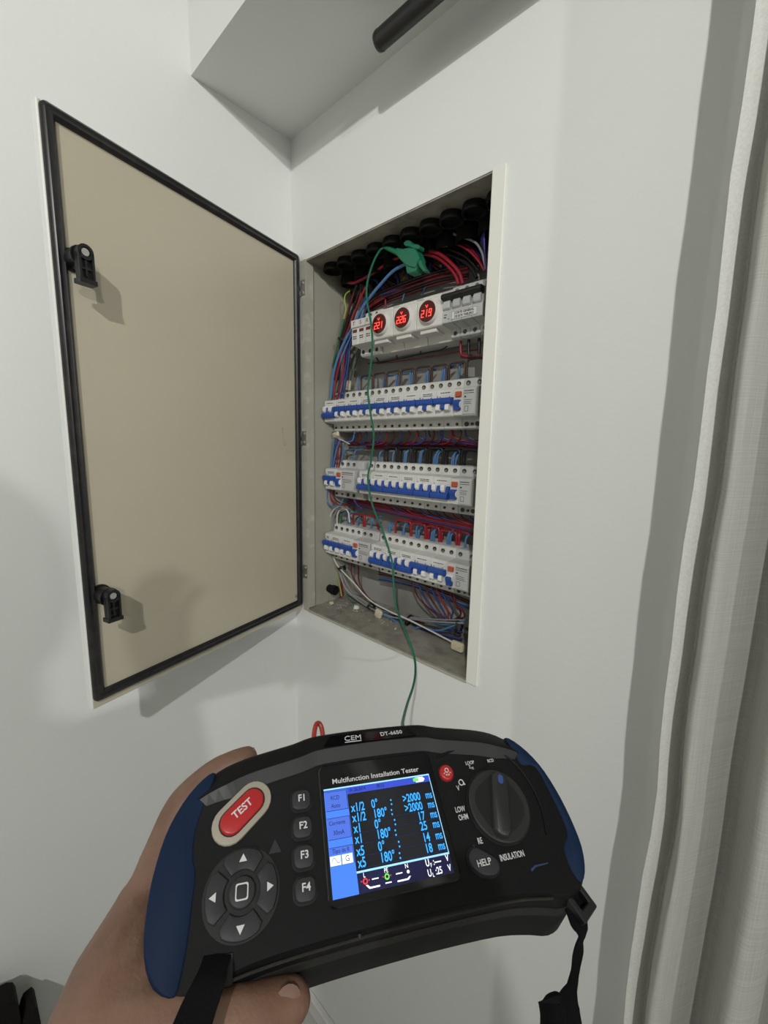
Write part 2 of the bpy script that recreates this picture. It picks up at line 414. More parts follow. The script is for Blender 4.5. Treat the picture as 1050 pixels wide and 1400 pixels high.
def m_rcdprint(x0, x1):
    def f():
        b = MB(); rr = random.Random(int(x0*1e5))
        y0, y1 = .04465, .0449
        b.box((x0+.001, y0, .0120), (x1-.001, y1, .0128))
        x = x0+.0015
        while x < x1-.002:
            l = .001+rr.random()*.002; b.box((x, y0, .0150), (min(x+l, x1-.001), y1, .0166)); x += l+.0006
        b.box((x0+.002, y0, .0060), (x0+.005, y1, .0085))
        for z in (.002, -.001, -.0035): b.box((x0+.002, y0, z), (x1-.003-rr.random()*.003, y1, z+.0007))
        for q in range(2):
            a0, a1 = x0+.003, x0+.009; z0, z1 = -.0145, -.0070
            b.box((a0, y0, z0), (a0+.0006, y1, z1)); b.box((a1, y0, z0), (a1+.0006, y1, z1)); b.box((a0, y0, z1), (a1+.0006, y1, z1+.0006)); b.box((a0, y0, z0), (a1, y1, z0+.0006))
        return b
    return f
def rcd(x0, zc, wd, label, state='up', group='residual current units of the rows'):
    t = thing('residual_current_breaker', label, 'circuit breaker', (x0, 0, zc), group)
    part('rbody%.4f' % wd, m_rcdbody(wd), M['bgrey'], t, (0, 0, 0), 'body', smooth=False, bevel=.0006)
    c0 = .0158
    part('rplate', lambda: MB().box((.0008, .0446, -.0195), (c0, .0452, .0195)), M['bwhite'], t, (0, 0, 0), 'front_plate', smooth=False)
    part('rpanel%.4f' % wd, lambda: MB().box((c0+.0008, .0440, -.0185), (wd-.001, .0452, .0185)), M['bgrey'], t, (0, 0, 0), 'info_plate', smooth=False, bevel=.0004)
    o = part('rprint%.4f' % wd, m_rcdprint(c0+.001, wd-.002), M['ink'], t, (0, -.0008, 0), 'print', smooth=False)
    part('rtest', lambda: MB().box((.0032, .0415, .0075), (.0138, .0455, .0155)), M['orange'], t, (0, 0, 0), 'test_button', smooth=False, bevel=.0008)
    tg = part('rtog', lambda: MB().prism_x([(.0455, .0035), (.0380, .0030), (.0355, .0010), (.0360, -.0030), (.0380, -.0080), (.0385, -.0120), (.0455, -.0130)], .0030, .0130), M['blue'], t, (0, 0, 0 if state == 'up' else -.004), 'toggle', smooth=False, bevel=.0006)
    part('rdrum', lambda: MB().cyl((.0020, .0450, -.004), (.0145, .0450, -.004), .0058, n=14), M['lever'], t, (0, 0, 0), 'drum')
    screws(t, [.0088, wd-.0102] if wd < .045 else [.0088, .0262], grey=True)
    part('hole2', m_hole2, M['dark'], t, (wd*.5, 0, -.0315), 'terminal_hole')
    return t
ORD = ['first', 'second', 'third', 'fourth', 'fifth', 'sixth', 'seventh', 'eighth', 'ninth', 'tenth']
# second row from the top: nine double-pole breakers and an RCD
Z2 = 1.4425
for i in range(9):
    if i == 0: lb = 'leftmost breaker of the longest row, its blue toggle switched down'
    else: lb = '%s breaker from the left in the longest row, blue toggle up' % ORD[i]
    breaker(.0418+i*.035, Z2, lb, 'breakers in the second row', 'down' if i == 0 else 'up', 2, 20+i)
rcd(.3568, Z2, .0385, 'grey residual current unit with orange button ending the longest row', 'up')
Z3 = 1.305
breaker(.0445, Z3, 'breaker at the left end of the third row, blue toggle up', 'breakers in the third row', 'up', 2, 40)
rcd(.0797, Z3, .0530, 'wide grey residual current unit beside the lone breaker in the third row', 'up')
for i in range(6):
    breaker(.1468+i*.035, Z3, '%s breaker of the right group in the third row, white levers up' % ORD[i], 'breakers in the third row', 'down', 2, 41+i)
rcd(.3568, Z3, .0385, 'grey residual current unit at the right end of the third row', 'up')
Z4 = 1.1675
breaker(.0430, Z4, 'single pole breaker at the left end of the bottom row', 'breakers in the bottom row', 'up', 1, 60)
for i in range(2):
    breaker(.0606+i*.035, Z4, '%s double breaker of the left group in the bottom row, toggle up' % ORD[i], 'breakers in the bottom row', 'up', 2, 61+i)
rcd(.1308, Z4, .0470, 'grey residual current unit ending the left group of the bottom row', 'up')
for i in range(5):
    breaker(.1818+i*.035, Z4, '%s breaker of the right group in the bottom row, %s' % (ORD[i], 'white levers up' if i < 3 else 'blue toggle up'), 'breakers in the bottom row', 'down' if i < 3 else 'up', 2, 63+i)
rcd(.3568, Z4, .0415, 'grey residual current unit at the right end of the bottom row, toggle low', 'down')

# top row: three fuse carriers, three voltmeters, the four-pole main switch
Z1 = 1.583
FP = [(.1135, -.0395), (.074, -.0395), (.070, -.036), (.070, -.026), (.060, -.0235), (.047, -.0225), (.047, .0065), (.044, .0075), (.044, .0205), (.070, .0245), (.070, .036), (.074, .0395), (.1135, .0395)]
for i, ch in enumerate('TSR'):
    t = thing('fuse_holder', 'white fuse holder lettered %s with a small red window' % ch, 'fuse holder', (.1208+i*PW, 0, Z1), 'lettered fuse holders in the top row')
    part('fbody', lambda: MB().prism_x(FP, .0003, PW-.0003), M['bwhite'], t, (0, 0, 0), 'body', smooth=False, bevel=.0006)
    part('fwin', lambda: MB().box((.0035, .0462, -.0010), (.0140, .0472, .0040)), M['winered'], t, (0, 0, 0), 'window', smooth=False)
    b = MB(); 
    for z in (-.009, -.0125): b.box((.004, .0466, z), (.0085, .0469, z+.0016)); b.box((.0095, .0466, z), (.0130, .0469, z+.0016))
    part('fpr', lambda: b, M['ink'], t, (0, 0, 0), 'print', smooth=False)
    text(ch, .0095, M['ink'], t, (PW/2, .0438, .0140), (math.pi/2, 0, 0))
    screws(t, [PW/2], grey=True)
SEG = {'2': 'abged', '1': 'bc', '6': 'afgedc', '9': 'abcdfg'}
def digits(s, w_, h_, gap, th):
    b = MB()
    for k, ch in enumerate(s):
        ox = k*(w_+gap) - (len(s)*(w_+gap)-gap)/2
        if ch == '1': ox -= w_*.25
        sh = lambda x, z: (x+z*.12, z)
        H = h_/2
        quad = {'a': (0, H-th, w_, H), 'g': (0, -th/2, w_, th/2), 'd': (0, -H, w_, -H+th), 'f': (0, 0, th, H), 'b': (w_-th, 0, w_, H), 'e': (0, -H, th, 0), 'c': (w_-th, -H, w_, 0)}
        for sg in SEG[ch]:
            x0, z0, x1, z1 = quad[sg]; g = .0002
            x0 += g; x1 -= g; z0 += g; z1 -= g
            b.prism_y([(ox+sh(x0, z0)[0], z0), (ox+sh(x1, z0)[0], z0), (ox+sh(x1, z1)[0], z1), (ox+sh(x0, z1)[0], z1)], .0372, .0376)
    for sg in (-1, 1):
        b.prism_y([(0, .0082), (.0009, .0082), (.0009+sg*.0020, .0120), (sg*.0020, .0120)], .0372, .0376)
    return b
VP_ = [(.1135, -.0395), (.078, -.0395), (.076, -.028), (.062, -.0245), (.047, -.0225), (.045, -.0205), (.045, .0205), (.047, .0225), (.066, .0245), (.068, .030), (.078, .0395), (.1135, .0395)]
VW = .0516
for i, val in enumerate(('221', '226', '219')):
    x0 = .1737+i*.0520
    t = thing('voltmeter', '%s round red voltmeter in the top row, its display reading %s' % (('leftmost', 'middle', 'rightmost')[i], val), 'voltmeter', (x0, 0, Z1), 'red voltmeters in the top row')
    part('vbody', lambda: MB().prism_x(VP_, .0003, VW-.0003), M['mwhite'], t, (0, 0, 0), 'body', smooth=False, bevel=.0008)
    part('vledge', lambda: MB().box((.004, .050, -.0285), (.036, .074, -.0225)), M['mwhite'], t, (0, 0, 0), 'terminal_cover', smooth=False, bevel=.0008)
    part('vtop', lambda: MB().box((.004, .056, .0225), (.040, .074, .0300)), M['mwhite'], t, (0, 0, 0), 'terminal_cover', smooth=False, bevel=.0008)
    def m_ring():
        b = MB(); return b.loft([[(x, y, z) for x, z in circle(0, 0, r, 32)] for r, y in ((.0185, .0455), (.0180, .0410), (.0168, .0390), (.0160, .0390), (.0158, .0430))], False, False)
    rg = part('vring', m_ring, M['mwhite'], t, (VW/2, 0, .001), 'bezel_ring')
    ln = part('vlens', lambda: MB().cyl((0, .0378, 0), (0, .0440, 0), .0158, n=32), M['lens'], t, (VW/2, 0, .001), 'lens')
    o = digits(val, .0058, .0112, .0015, .0015).build('digits', M['digit'], ln, False); o.location = (-.0005, 0, -.003)
t = thing('main_switch', 'four-pole grey main switch with black lever above its printed label', 'circuit breaker', (.3290, 0, Z1))
MP = [(.1135, -.0395), (.074, -.0395), (.069, -.037), (.069, -.0255), (.050, -.0220), (.0440, -.0210), (.0440, -.0040), (.0480, .0000), (.0480, .0205), (.069, .0250), (.069, .037), (.074, .0395), (.1135, .0395)]
for k in range(4):
    part('mpole', lambda: MB().prism_x(MP, .0002, PW-.0002), M['bgrey'], t, (k*PW, 0, 0), 'pole_body', smooth=False, bevel=.0006)
MB().prism_x([(.049, .0195), (.0395, .0200), (.0355, .0175), (.0360, .0125), (.0420, .0095), (.049, .0090)], .0010, .0695).build('lever_bar', M['black'], t, False, bevel=.0012)
for k in range(4):
    part('mdrum', lambda: MB().prism_x([(.049, .0110), (.0425, .0105), (.0400, .0060), (.0410, -.0010), (.0445, -.0035), (.049, -.0040)], .0028, .0150), M['bgrey'], t, (k*PW, 0, 0), 'lever_drum', smooth=False, bevel=.0008)
lab = MB().box((.0170, .0434, -.0185), (.0620, .0441, -.0065)).build('label', M['label'], t, False)
b = MB()
for a, c in (((.0175, -.0180), (.0615, -.0176)), ((.0175, -.0074), (.0615, -.0070)), ((.0175, -.0180), (.0179, -.0070)), ((.0611, -.0180), (.0615, -.0070))):
    b.box((a[0], .04325, a[1]), (c[0], .0435, c[1]))
b.build('label_border', M['ink'], lab, False)
text('CORTE GENERAL', .0046, M['ink'], lab, (.0395, .0433, -.0102), (math.pi/2, 0, 0), bold=.02, sx=.95)
text('DE ESTE TABLERO', .0046, M['ink'], lab, (.0395, .0433, -.0150), (math.pi/2, 0, 0), bold=.02, sx=.88)
b = MB().box((.004, .0434, -.010), (.009, .0437, -.0092)).box((.004, .0434, -.014), (.0075, .0437, -.0125)).box((.011, .0434, -.0165), (.0135, .0437, -.0157))
b.build('print', M['ink'], t, False)
screws(t, [(k+.5)*PW for k in range(4)], grey=True)

# ------------------------------------------------------------------ wiring (each harness is one thing, each wire a part)
def harness(name, label, items, group=None, cat='wiring', ties=()):
    pts0 = [p for m, r, pts in items for p in pts]
    c = Vector((sum(p[0] for p in pts0)/len(pts0), sum(p[1] for p in pts0)/len(pts0), min(p[2] for p in pts0)))
    t = thing(name, label, cat, c, group)
    for m, r, pts in items:
        o = MB().tube([Vector(p)-c for p in pts], r, 6).build('wire', M[m], t, True, 80)
    for (p, r, ax) in ties:
        p = Vector(p)-c; ax = Vector(ax).normalized()
        rr = MB(); a = ax.orthogonal().normalized(); bb = ax.cross(a)
        rr.loft([[p + ax*h + (a*math.cos(2*math.pi*k/14)+bb*math.sin(2*math.pi*k/14))*q for k in range(14)] for h, q in ((-.0022, r), (-.0022, r+.0012), (.0022, r+.0012), (.0022, r))], False, False)
        rr.box(p+Vector((r, -.003, -.002)), p+Vector((r+.006, .001, .002)))
        rr.build('cable_tie', M['black'], t, True, 40)
    return t
def P(y, *uv): return [at(u, v, y) for u, v in uv]
R_ = random.Random(3)
def loop(x0, x1, zc, h, y=.091, drop=.034):
    a = .0055
    return [(x0, y, zc+drop), (x0, y, h-.008), (x0+.0015, y, h-.002), (x0+a, y, h), (x1-a, y, h), (x1-.0015, y, h-.002), (x1, y, h-.008), (x1, y, zc+drop)]
def stub(x, zc, h, y=.093, back=.03, dx=0):
    return [(x, y, zc+.034), (x+dx*.3, y, h-.012), (x+dx*.7, y+.004, h-.003), (x+dx, y+back, h+.001)]
# second row: brown bridges and pale blue neutrals
it = []
for k in range(7):
    x0 = .100+.0352*k; it.append(('w_brown', .0019, loop(x0+.0022, x0+.0352-.0022, Z2, 1.5125+R_.uniform(-.001, .001))))
it.append(('w_brown', .0019, loop(.348, .381, Z2, 1.5140)))
harness('bridge_wires', 'brown bridging wires looped along the top of the longest breaker row', it)
it = []
for i, x in enumerate((.0890, .1575, .1915, .2245, .2610, .2955, .3300)):
    for q in range(1 if i in (0, 6) else (2 if i < 5 else 3)):
        it.append(('w_blue', .0017, stub(x+.0045*q, Z2, 1.512+R_.uniform(-.002, .002), .096, .024, R_.uniform(-.002, .004))))
harness('neutral_wires', 'pale blue wires standing behind the brown bridges', it)
# third row: black bridges and pale blue neutrals
it = []
for k in range(6):
    x0 = .1680+.0352*k; it.append(('w_black', .0022, loop(x0+.002, x0+.0352-.002, Z3, 1.3715+R_.uniform(-.001, .001))))
    it.append(('w_black', .0020, loop(x0+.0045, x0+.0352-.005, Z3, 1.3690, .097)))
it.append(('w_black', .0024, [(.165, .098, 1.372), (.25, .100, 1.3735), (.33, .098, 1.373), (.395, .10, 1.371)]))
harness('bridge_wires', 'black bridging wires looped along the top of the third breaker row', it)
it = []
for i, x in enumerate((.0500, .0850, .1580, .1940, .2225, .2580, .2900, .3280)):
    for q in range((1, 1, 1, 1, 2, 2, 3, 3)[i]):
        it.append(('w_blue', .0017, stub(x+.004*q, Z3, 1.368+R_.uniform(-.003, .003), .088, .028, R_.uniform(0, .006))))
harness('neutral_wires', 'pale blue wires rising between the black bridges', it)
# bottom row: red bridges and blue neutrals
it = []
for (a, c_, h) in ((.0815, .1170, 1.2305), (.1135, .1560, 1.2325), (.2030, .2410, 1.2340), (.2430, .2750, 1.2330), (.2780, .3065, 1.2320), (.3090, .3430, 1.2290)):
    it.append(('w_red', .0021, loop(a, c_, Z4, h)))
for x in (.2790, .2820, .3080, .3110, .3440, .3470): it.append(('w_red', .0022, [(x, .093, Z4+.034), (x, .094, 1.222), (x-.003, .10, 1.230), (x-.02, .11, 1.234)]))
it.append(('w_red', .0020, [(.20, .10, 1.231), (.26, .10, 1.236), (.33, .10, 1.233), (.41, .102, 1.222)]))
harness('bridge_wires', 'red bridging wires looped along the top of the bottom breaker row', it)
it = []
for i, x in enumerate((.0480, .0705, .1015, .1400, .1890, .2250, .2590, .2930, .3270, .3640)):
    for q in range((1, 1, 1, 1, 2, 2, 3, 3, 3, 1)[i]):
        it.append(('w_blue', .0018, stub(x+.0032*q, Z4, 1.229+R_.uniform(-.003, .003), .086, .03, R_.uniform(-.004, .006))))
harness('neutral_wires', 'blue wires standing between the red bridges of the bottom row', it)
# left riser: bundle falling down the left side
it = [
 ('w_blue', .0028, P(.055, (554, 361), (537, 371), (520, 389), (506, 406), (494, 423), (483, 446), (473, 463), (463, 486), (456, 511), (452, 545))),
 ('w_blue', .0022, P(.060, (497, 430), (484, 452), (475, 470), (467, 490), (460, 515), (456, 548))),
 ('w_red', .0017, P(.058, (500, 392), (488, 420), (478, 446), (470, 470), (465, 492), (459, 520), (456, 548))),
 ('w_red', .0016, P(.064, (494, 400), (482, 440), (473, 470), (470, 495), (467, 520), (460, 548))),
 ('w_dblue', .0019, P(.066, (500, 405), (487, 445), (477, 470), (474, 492), (471, 515), (465, 545))),
 ('w_dblue', .0019, P(.062, (503, 415), (490, 448), (479, 470), (477, 490), (474, 515), (469, 545))),
 ('w_purple', .0017, P(.068, (492, 408), (480, 446), (474, 470), (471, 493), (467, 515), (462, 545))),
 ('w_black', .0026, P(.072, (494, 394), (486, 414), (477, 437), (470, 462), (466, 490), (462, 520))),
 ('w_black', .0028, P(.075, (488, 390), (480, 412), (473, 440), (467, 465), (463, 490), (458, 520))),
 ('w_dred', .0022, P(.070, (497, 398), (486, 424), (476, 450), (470, 468), (466, 490), (462, 515))),
 ('w_dred', .0022, P(.074, (484, 400), (478, 420), (471, 445), (466, 466), (462, 492), (458, 520))),
 ('w_green', .0020, P(.070, (470, 436), (464, 462), (455, 500), (448, 530), (446, 557), (447, 576), (455, 592))),
]
harness('wire_bundle', 'blue, red and black wire bundle falling down the left side, tied in the middle', it, ties=[(at(471, 465, .063), .0125, (.25, .05, .9))])
it = [('w_yg', .0015, P(.075, (478, 398), (473, 402), (471, 410), (473, 423), (470, 436), (466, 452)))]
harness('earth_wire', 'yellow-green wire curled at the upper left of the cabinet', it)
harness('sheathed_cable', 'grey-green sheathed cable behind the fuse holders', [('w_sheath', .0042, P(.10, (492, 478), (486, 492), (480, 510), (474, 532), (470, 548)))])
# under the top row
it = [('w_black', .0011, P(.10, (503, 497), (520, 495), (545, 491), (575, 484), (600, 479), (609, 475), (613, 470), (615, 464))),
      ('w_black', .0011, P(.10, (575, 484), (575, 476), (575, 466))), ('w_dred', .0011, P(.10, (543, 491), (542, 480), (541, 472))),
      ('w_black', .0014, P(.092, (512, 484), (515, 490), (520, 497))), ('w_dred', .0013, P(.10, (515, 497), (560, 492), (620, 482), (655, 478)))]
harness('meter_wires', 'thin black and dark red wires running under the voltmeters', it)
it = [('w_red', .0022, P(.086, (630, 464), (630, 480), (632, 485), (640, 487), (660, 486))), ('w_black', .0024, P(.086, (641, 464), (641, 484), (646, 487), (662, 488))),
      ('w_black', .0024, P(.088, (655, 462), (655, 486))), ('w_dred', .0020, P(.09, (630, 488), (645, 489), (662, 490)))]
harness('feed_wires', 'red and black feed wires below the main switch', it)
# between second and third row
it = []
cols = ['w_dred', 'w_red', 'w_dblue', 'w_dred', 'w_purple', 'w_red', 'w_dred', 'w_dblue', 'w_dred', 'w_red', 'w_purple', 'w_dred', 'w_dblue', 'w_red', 'w_dred']
for k in range(15):
    x = .0850+.0185*k; sg = -1
    x2 = max(.055, x-.075-R_.uniform(0, .03)); z0 = Z2-.037
    it.append((cols[k], .00145, [(x, .086, z0), (x-.001, .090, z0-.012), (x-.022, .098, z0-.026), (x2, .104, 1.381+R_.uniform(-.006, .004)), (x2-.03 if x2 > .1 else .05, .106, 1.379+R_.uniform(-.004, .004))]))
for k in range(6):
    x = .25+.025*k; z0 = Z2-.037
    it.append((('w_dblue', 'w_dred', 'w_purple', 'w_red', 'w_dblue', 'w_dred')[k], .0015, [(x, .090, z0), (x+.003, .094, z0-.014), (x+.025, .104, 1.384), (min(x+.07, .425), .108, 1.378)]))
for k in range(3): it.append(('w_dred' if k else 'w_red', .0019, [(.10, .110, 1.377-.004*k), (.20, .112, 1.375-.003*k), (.30, .112, 1.378-.003*k), (.41, .112, 1.376-.004*k)]))
harness('circuit_wires', 'dark red and blue wires fanning out under the longest breaker row', it)
it = [('w_blue', .0019, P(.062, (457, 601), (455, 618), (453, 640))), ('w_blue', .0016, P(.060, (465, 602), (460, 615), (456, 634), (455, 642))),
      ('w_red', .0015, P(.066, (464, 601), (462, 620), (460, 642))), ('w_dred', .0015, P(.066, (467, 601), (466, 620), (463, 640))),
      ('w_purple', .0014, P(.068, (461, 601), (459, 620), (457, 640))), ('w_blue', .0016, P(.070, (485, 590), (482, 602), (472, 606), (469, 618), (467, 634))),
      ('w_white', .0011, P(.064, (463, 600), (470, 603), (478, 607))), ('w_dblue', .0015, P(.07, (486, 592), (478, 602), (466, 604), (460, 600)))]
harness('wire_bundle', 'blue and red wires below the white tie mount between second and third row', it)
# between third and bottom row
it = []
for k in range(9):
    dz = -.0032*(k % 5); y = .100+.004*(k//5)
    it.append((('w_red', 'w_dred', 'w_red', 'w_dblue', 'w_dred', 'w_red', 'w_blue', 'w_dred', 'w_dblue')[k], .0022,
               [(.052+.004*(k % 3), y, 1.262+dz), (.11, y, 1.259+dz), (.17, y, 1.2555+dz), (.24, y, 1.2515+dz), (.32, y, 1.2475+dz), (.42, y, 1.2440+dz)]))
for k in range(12):
    x = .175+.0175*k; z0 = Z3-.037
    it.append((('w_dred', 'w_dblue', 'w_dred', 'w_red', 'w_dred', 'w_purple')[k % 6], .0014, [(x, .086, z0), (x+.003, .090, z0-.010), (x+.014, .097, z0-.018), (x+.045, .100, 1.2475-.0003*k)]))
harness('circuit_wires', 'red wire run with fanned ends crossing between third and bottom row', it)
it = [('w_blue', .0017, P(.055, (449, 664), (447, 680), (449, 689), (456, 692), (465, 690), (469, 682))),
      ('w_dblue', .0022, P(.075, (484, 682), (488, 690), (496, 696))), ('w_red', .0016, P(.062, (452, 668), (452, 680), (458, 688), (472, 692))),
      ('w_dred', .0016, P(.065, (457, 668), (456, 678), (462, 686), (478, 692)))]
harness('loop_wires', 'blue and red wire loop under the lone breaker of the third row', it)
it = [('w_white', .0016, P(.064, (450, 726), (450, 715), (452, 704), (457, 696), (463, 692))), ('w_grey', .0016, P(.068, (456, 726), (455, 712), (458, 702), (464, 694))),
      ('w_white', .0016, P(.072, (461, 720), (461, 706), (464, 698), (470, 695), (476, 700), (478, 714))), ('w_green', .0014, P(.076, (466, 716), (466, 706), (471, 700)))]
harness('loop_wires', 'white and grey wire loops rising from the bottom left breakers', it)
# bottom harness
it = [('w_white', .0017, P(.070, (455, 760), (462, 774), (482, 795), (505, 820), (533, 836), (558, 847), (590, 863), (628, 883))),
      ('w_grey', .0019, P(.078, (462, 776), (473, 806), (489, 820), (508, 832), (533, 843), (562, 846), (595, 850), (634, 852))),
      ('w_grey', .0016, P(.082, (465, 778), (480, 808), (496, 820), (512, 830), (540, 840), (580, 846), (634, 848))),
      ('w_white', .0013, P(.084, (464, 776), (471, 800), (480, 812), (494, 820), (506, 829))),
      ('w_dred', .0017, P(.086, (481, 768), (481, 785), (494, 808), (506, 820), (530, 836), (560, 846))),
      ('w_dred', .0017, P(.088, (490, 772), (491, 795), (500, 813), (512, 824), (540, 842), (580, 852))),
      ('w_blue', .0020, P(.080, (521, 840), (537, 847), (558, 861), (576, 857), (600, 862), (634, 850))),
      ('w_blue', .0020, P(.084, (520, 836), (545, 846), (580, 848), (610, 854), (636, 848))),
      ('w_dblue', .0021, P(.088, (515, 840), (545, 858), (580, 862), (632, 874))), ('w_dblue', .0021, P(.090, (520, 846), (552, 862), (590, 860), (632, 864))),
      ('w_dblue', .0021, P(.094, (560, 850), (596, 866), (634, 882))), ('w_black', .0024, P(.10, (505, 832), (545, 858), (590, 868), (636, 886))),
      ('w_grey', .0017, P(.092, (558, 846), (590, 854), (625, 853), (640, 846)))]
harness('wire_bundle', 'white, grey and blue wire harness sweeping along the cabinet bottom', it,
        ties=[(at(507, 827, .082), .0085, (.8, .1, -.5)), (at(559, 848, .084), .0105, (.9, .1, -.3)), (at(628, 856, .086), .0125, (.95, .1, .0)), (at(467, 776, .074), .008, (.3, .1, -.9))])
it = []
for k, (u, v) in enumerate(((562, 796), (572, 800), (581, 803), (590, 806), (597, 808), (604, 809), (615, 813), (620, 816))):
    m = ('w_dred', 'w_dblue', 'w_dred', 'w_dblue', 'w_red', 'w_dblue', 'w_dred', 'w_dred')[k]
    it.append((m, .0016, P(.086, (u, v-4), (u+4, v+8)) + P(.090, (u+14+.2*k, v+26), (606+2*k, 846+.6*k), (628, 850))))
for k, (m, dv) in enumerate((('w_dred', 0), ('w_dred', 3), ('w_blue', 7), ('w_dblue', 10))):
    it.append((m, .0018, P(.104, (518, 782+dv), (558, 790+dv), (595, 803+dv), (642, 822+dv))))
harness('circuit_wires', 'red and dark blue wires dropping from the bottom row into the floor harness', it)
it = [('w_yg', .0014, P(.085, (461, 780), (464, 798), (467, 815))), ('w_red', .0019, P(.090, (466, 785), (467, 800), (468, 812), (464, 818))), ('w_green', .0014, P(.088, (473, 812), (480, 822), (486, 824)))]
harness('earth_wire', 'yellow-green and red wires ending at the lower left of the cabinet', it)
# upper zone
it = [('w_red', .0029, P(.075, (467, 384), (476, 386), (486, 386), (509, 374), (529, 360), (546, 352), (566, 346), (583, 343), (600, 347), (617, 360), (628, 373), (633, 388))),
      ('w_red', .0029, P(.078, (560, 350), (578, 347), (597, 352), (613, 364), (623, 377), (627, 389)))]
harness('main_cable', 'thick red cables arching behind the green clip into the main switch', it)
it = []
for k, (m, dv) in enumerate((('w_dred', 0), ('w_black', 4), ('w_dred', 8), ('w_dred', -5), ('w_black', -9))):
    it.append((m, .0026, P(.092+.003*k, (500, 424+dv), (515, 412+dv), (534, 403+dv), (571, 389+dv), (606, 378+dv), (640, 372+dv))))
it += [('w_dblue', .0022, P(.10, (520, 404), (560, 392), (610, 384))), ('w_blue', .0012, P(.095, (550, 411), (552, 404), (555, 396))), ('w_blue', .0012, P(.095, (578, 405), (579, 398), (582, 392)))]
harness('wire_bundle', 'dark red and black wires sweeping over the voltmeters to the main switch', it)
it = [('w_grey', .0019, P(.080, (591, 303), (606, 314), (629, 323), (649, 331), (659, 346), (664, 368)))]
for k in range(5): it.append((('w_red', 'w_dred', 'w_red', 'w_dblue', 'w_dblue')[k], .0018, P(.084+.003*k, (590+4*k, 322-3*k), (617, 331-2.2*k), (637, 340-2*k), (652, 354-2*k), (663, 371-1.5*k))))
for k in range(7): it.append((('w_purple', 'w_dblue', 'w_purple', 'w_blue', 'w_dblue', 'w_purple', 'w_grey')[k], .0015, P(.078+.003*k, (666-1.2*k, 272+4*k), (664-1.5*k, 305+2*k), (662-1.3*k, 322), (663, 345), (666, 372))))
harness('wire_bundle', 'violet, blue and red wires gathered in the upper right corner', it)
it = [('w_dblue', .0024, P(.095, (470, 370), (480, 374), (500, 376), (520, 370))), ('w_brown', .0020, P(.09, (562, 330), (568, 342), (574, 350))), ('w_brown', .0016, P(.09, (545, 335), (560, 333), (580, 334), (595, 326))),
      ('w_yg', .0016, P(.088, (598, 337), (604, 337), (612, 336))), ('w_brown', .0022, P(.10, (577, 338), (605, 338), (635, 350), (655, 370))), ('w_black', .0030, P(.10, (570, 342), (610, 346), (640, 362), (652, 380))),
      ('w_dred', .0024, P(.10, (495, 345), (496, 365), (497, 390))), ('w_grey', .0014, P(.09, (522, 340), (524, 350), (522, 362))), ('w_red', .0017, P(.09, (505, 420), (525, 408), (527, 416), (528, 424)))]
harness('wire_bundle', 'dark blue and brown wires crossing behind the green clip', it)
it = []  # dark wires added to blacken the shaded top of the cabinet
for k in range(44):
    u = 466+(k % 22)*8.6; k = (u-470)/12; m = R_.choice(('w_black', 'w_black', 'w_dred', 'w_black', 'w_dblue', 'w_brown'))
    yy = R_.uniform(.085, .118); it.append((m, .0030, [at(u, 372-7.0*k, yy), at(u+R_.uniform(-9, 9), 385-6*k, yy+.006), at(u+8+R_.uniform(-14, 14), 398-5*k, .118), at(u+18+R_.uniform(-9, 9), 412-3.6*k, .122)]))
harness('wire_bundle', 'dark tangle of wires added above the top row to deepen the shade', it)

# black conduit ends coming through the cabinet roof
for k in range(10):
    x = .070+.0385*k
    t = MB()
    prof = [(.0165, 0), (.0175, -.003), (.0175, -.006), (.0185, -.007), (.0185, -.0115), (.0155, -.012), (.0145, -.005)]
    rg = [[(x_, y_, dz) for x_, y_ in circle(0, 0, r, 18)] for r, dz in prof]
    o = t.loft(rg, True, True).build('conduit', M['conduit'], None, True, 40); o.location = (x, .044, 1.7125)
    tag(o, '%s black conduit end under the cabinet roof, counted from the left' % ORD[k], 'conduit', 'black conduit ends in the cabinet roof')
for k in range(10):
    t = MB(); prof = [(.0165, 0), (.0175, -.004), (.0175, -.015), (.0185, -.017), (.0185, -.024), (.0150, -.025), (.0140, -.012)]
    o = t.loft([[(x_, y_, dz) for x_, y_ in circle(0, 0, r, 18)] for r, dz in prof], True, True).build('conduit', M['conduit'], None, True, 40); o.location = (.072+.0385*k, .086, 1.7125)
    tag(o, '%s black conduit end of the deeper row under the cabinet roof' % ORD[k], 'conduit', 'black conduit ends in the cabinet roof')
for k, (p, s_) in enumerate(((at(462, 368, .105), 'upper'), (at(455, 806, .060), 'lower'))):
    t = MB()
    prof = [(.0085, -.030), (.0085, 0), (.0105, .001), (.0105, .010), (.0080, .0105), (.0070, .004)]
    rg = [[(dx, y_, z_) for y_, z_ in circle(0, 0, r, 16)] for r, dx in prof]
    o = t.loft(rg).build('conduit', M['conduit'], None, True, 40); o.location = (max(p.x, .05), p.y, p.z)
    tag(o, ('black conduit stub at the upper left inside the cabinet', 'black conduit stub poking from the left side near the cabinet floor')[k], 'conduit')
# brass earth bar at the back
eb = thing('earth_bar', 'brass terminal bar with a row of screws on the back plate', 'terminal bar', at(575, 372, .125))
MB().box((-.045, -.004, -.006), (.060, .006, .006)).build('bar', M['brass'], eb, False, bevel=.001)
for k in range(10):
    part('ebs', lambda: MB().cyl((0, -.0065, 0), (0, -.004, 0), .0034, .0038, n=10), M['brass'], eb, (-.039+k*.0105, 0, .001), 'screw')
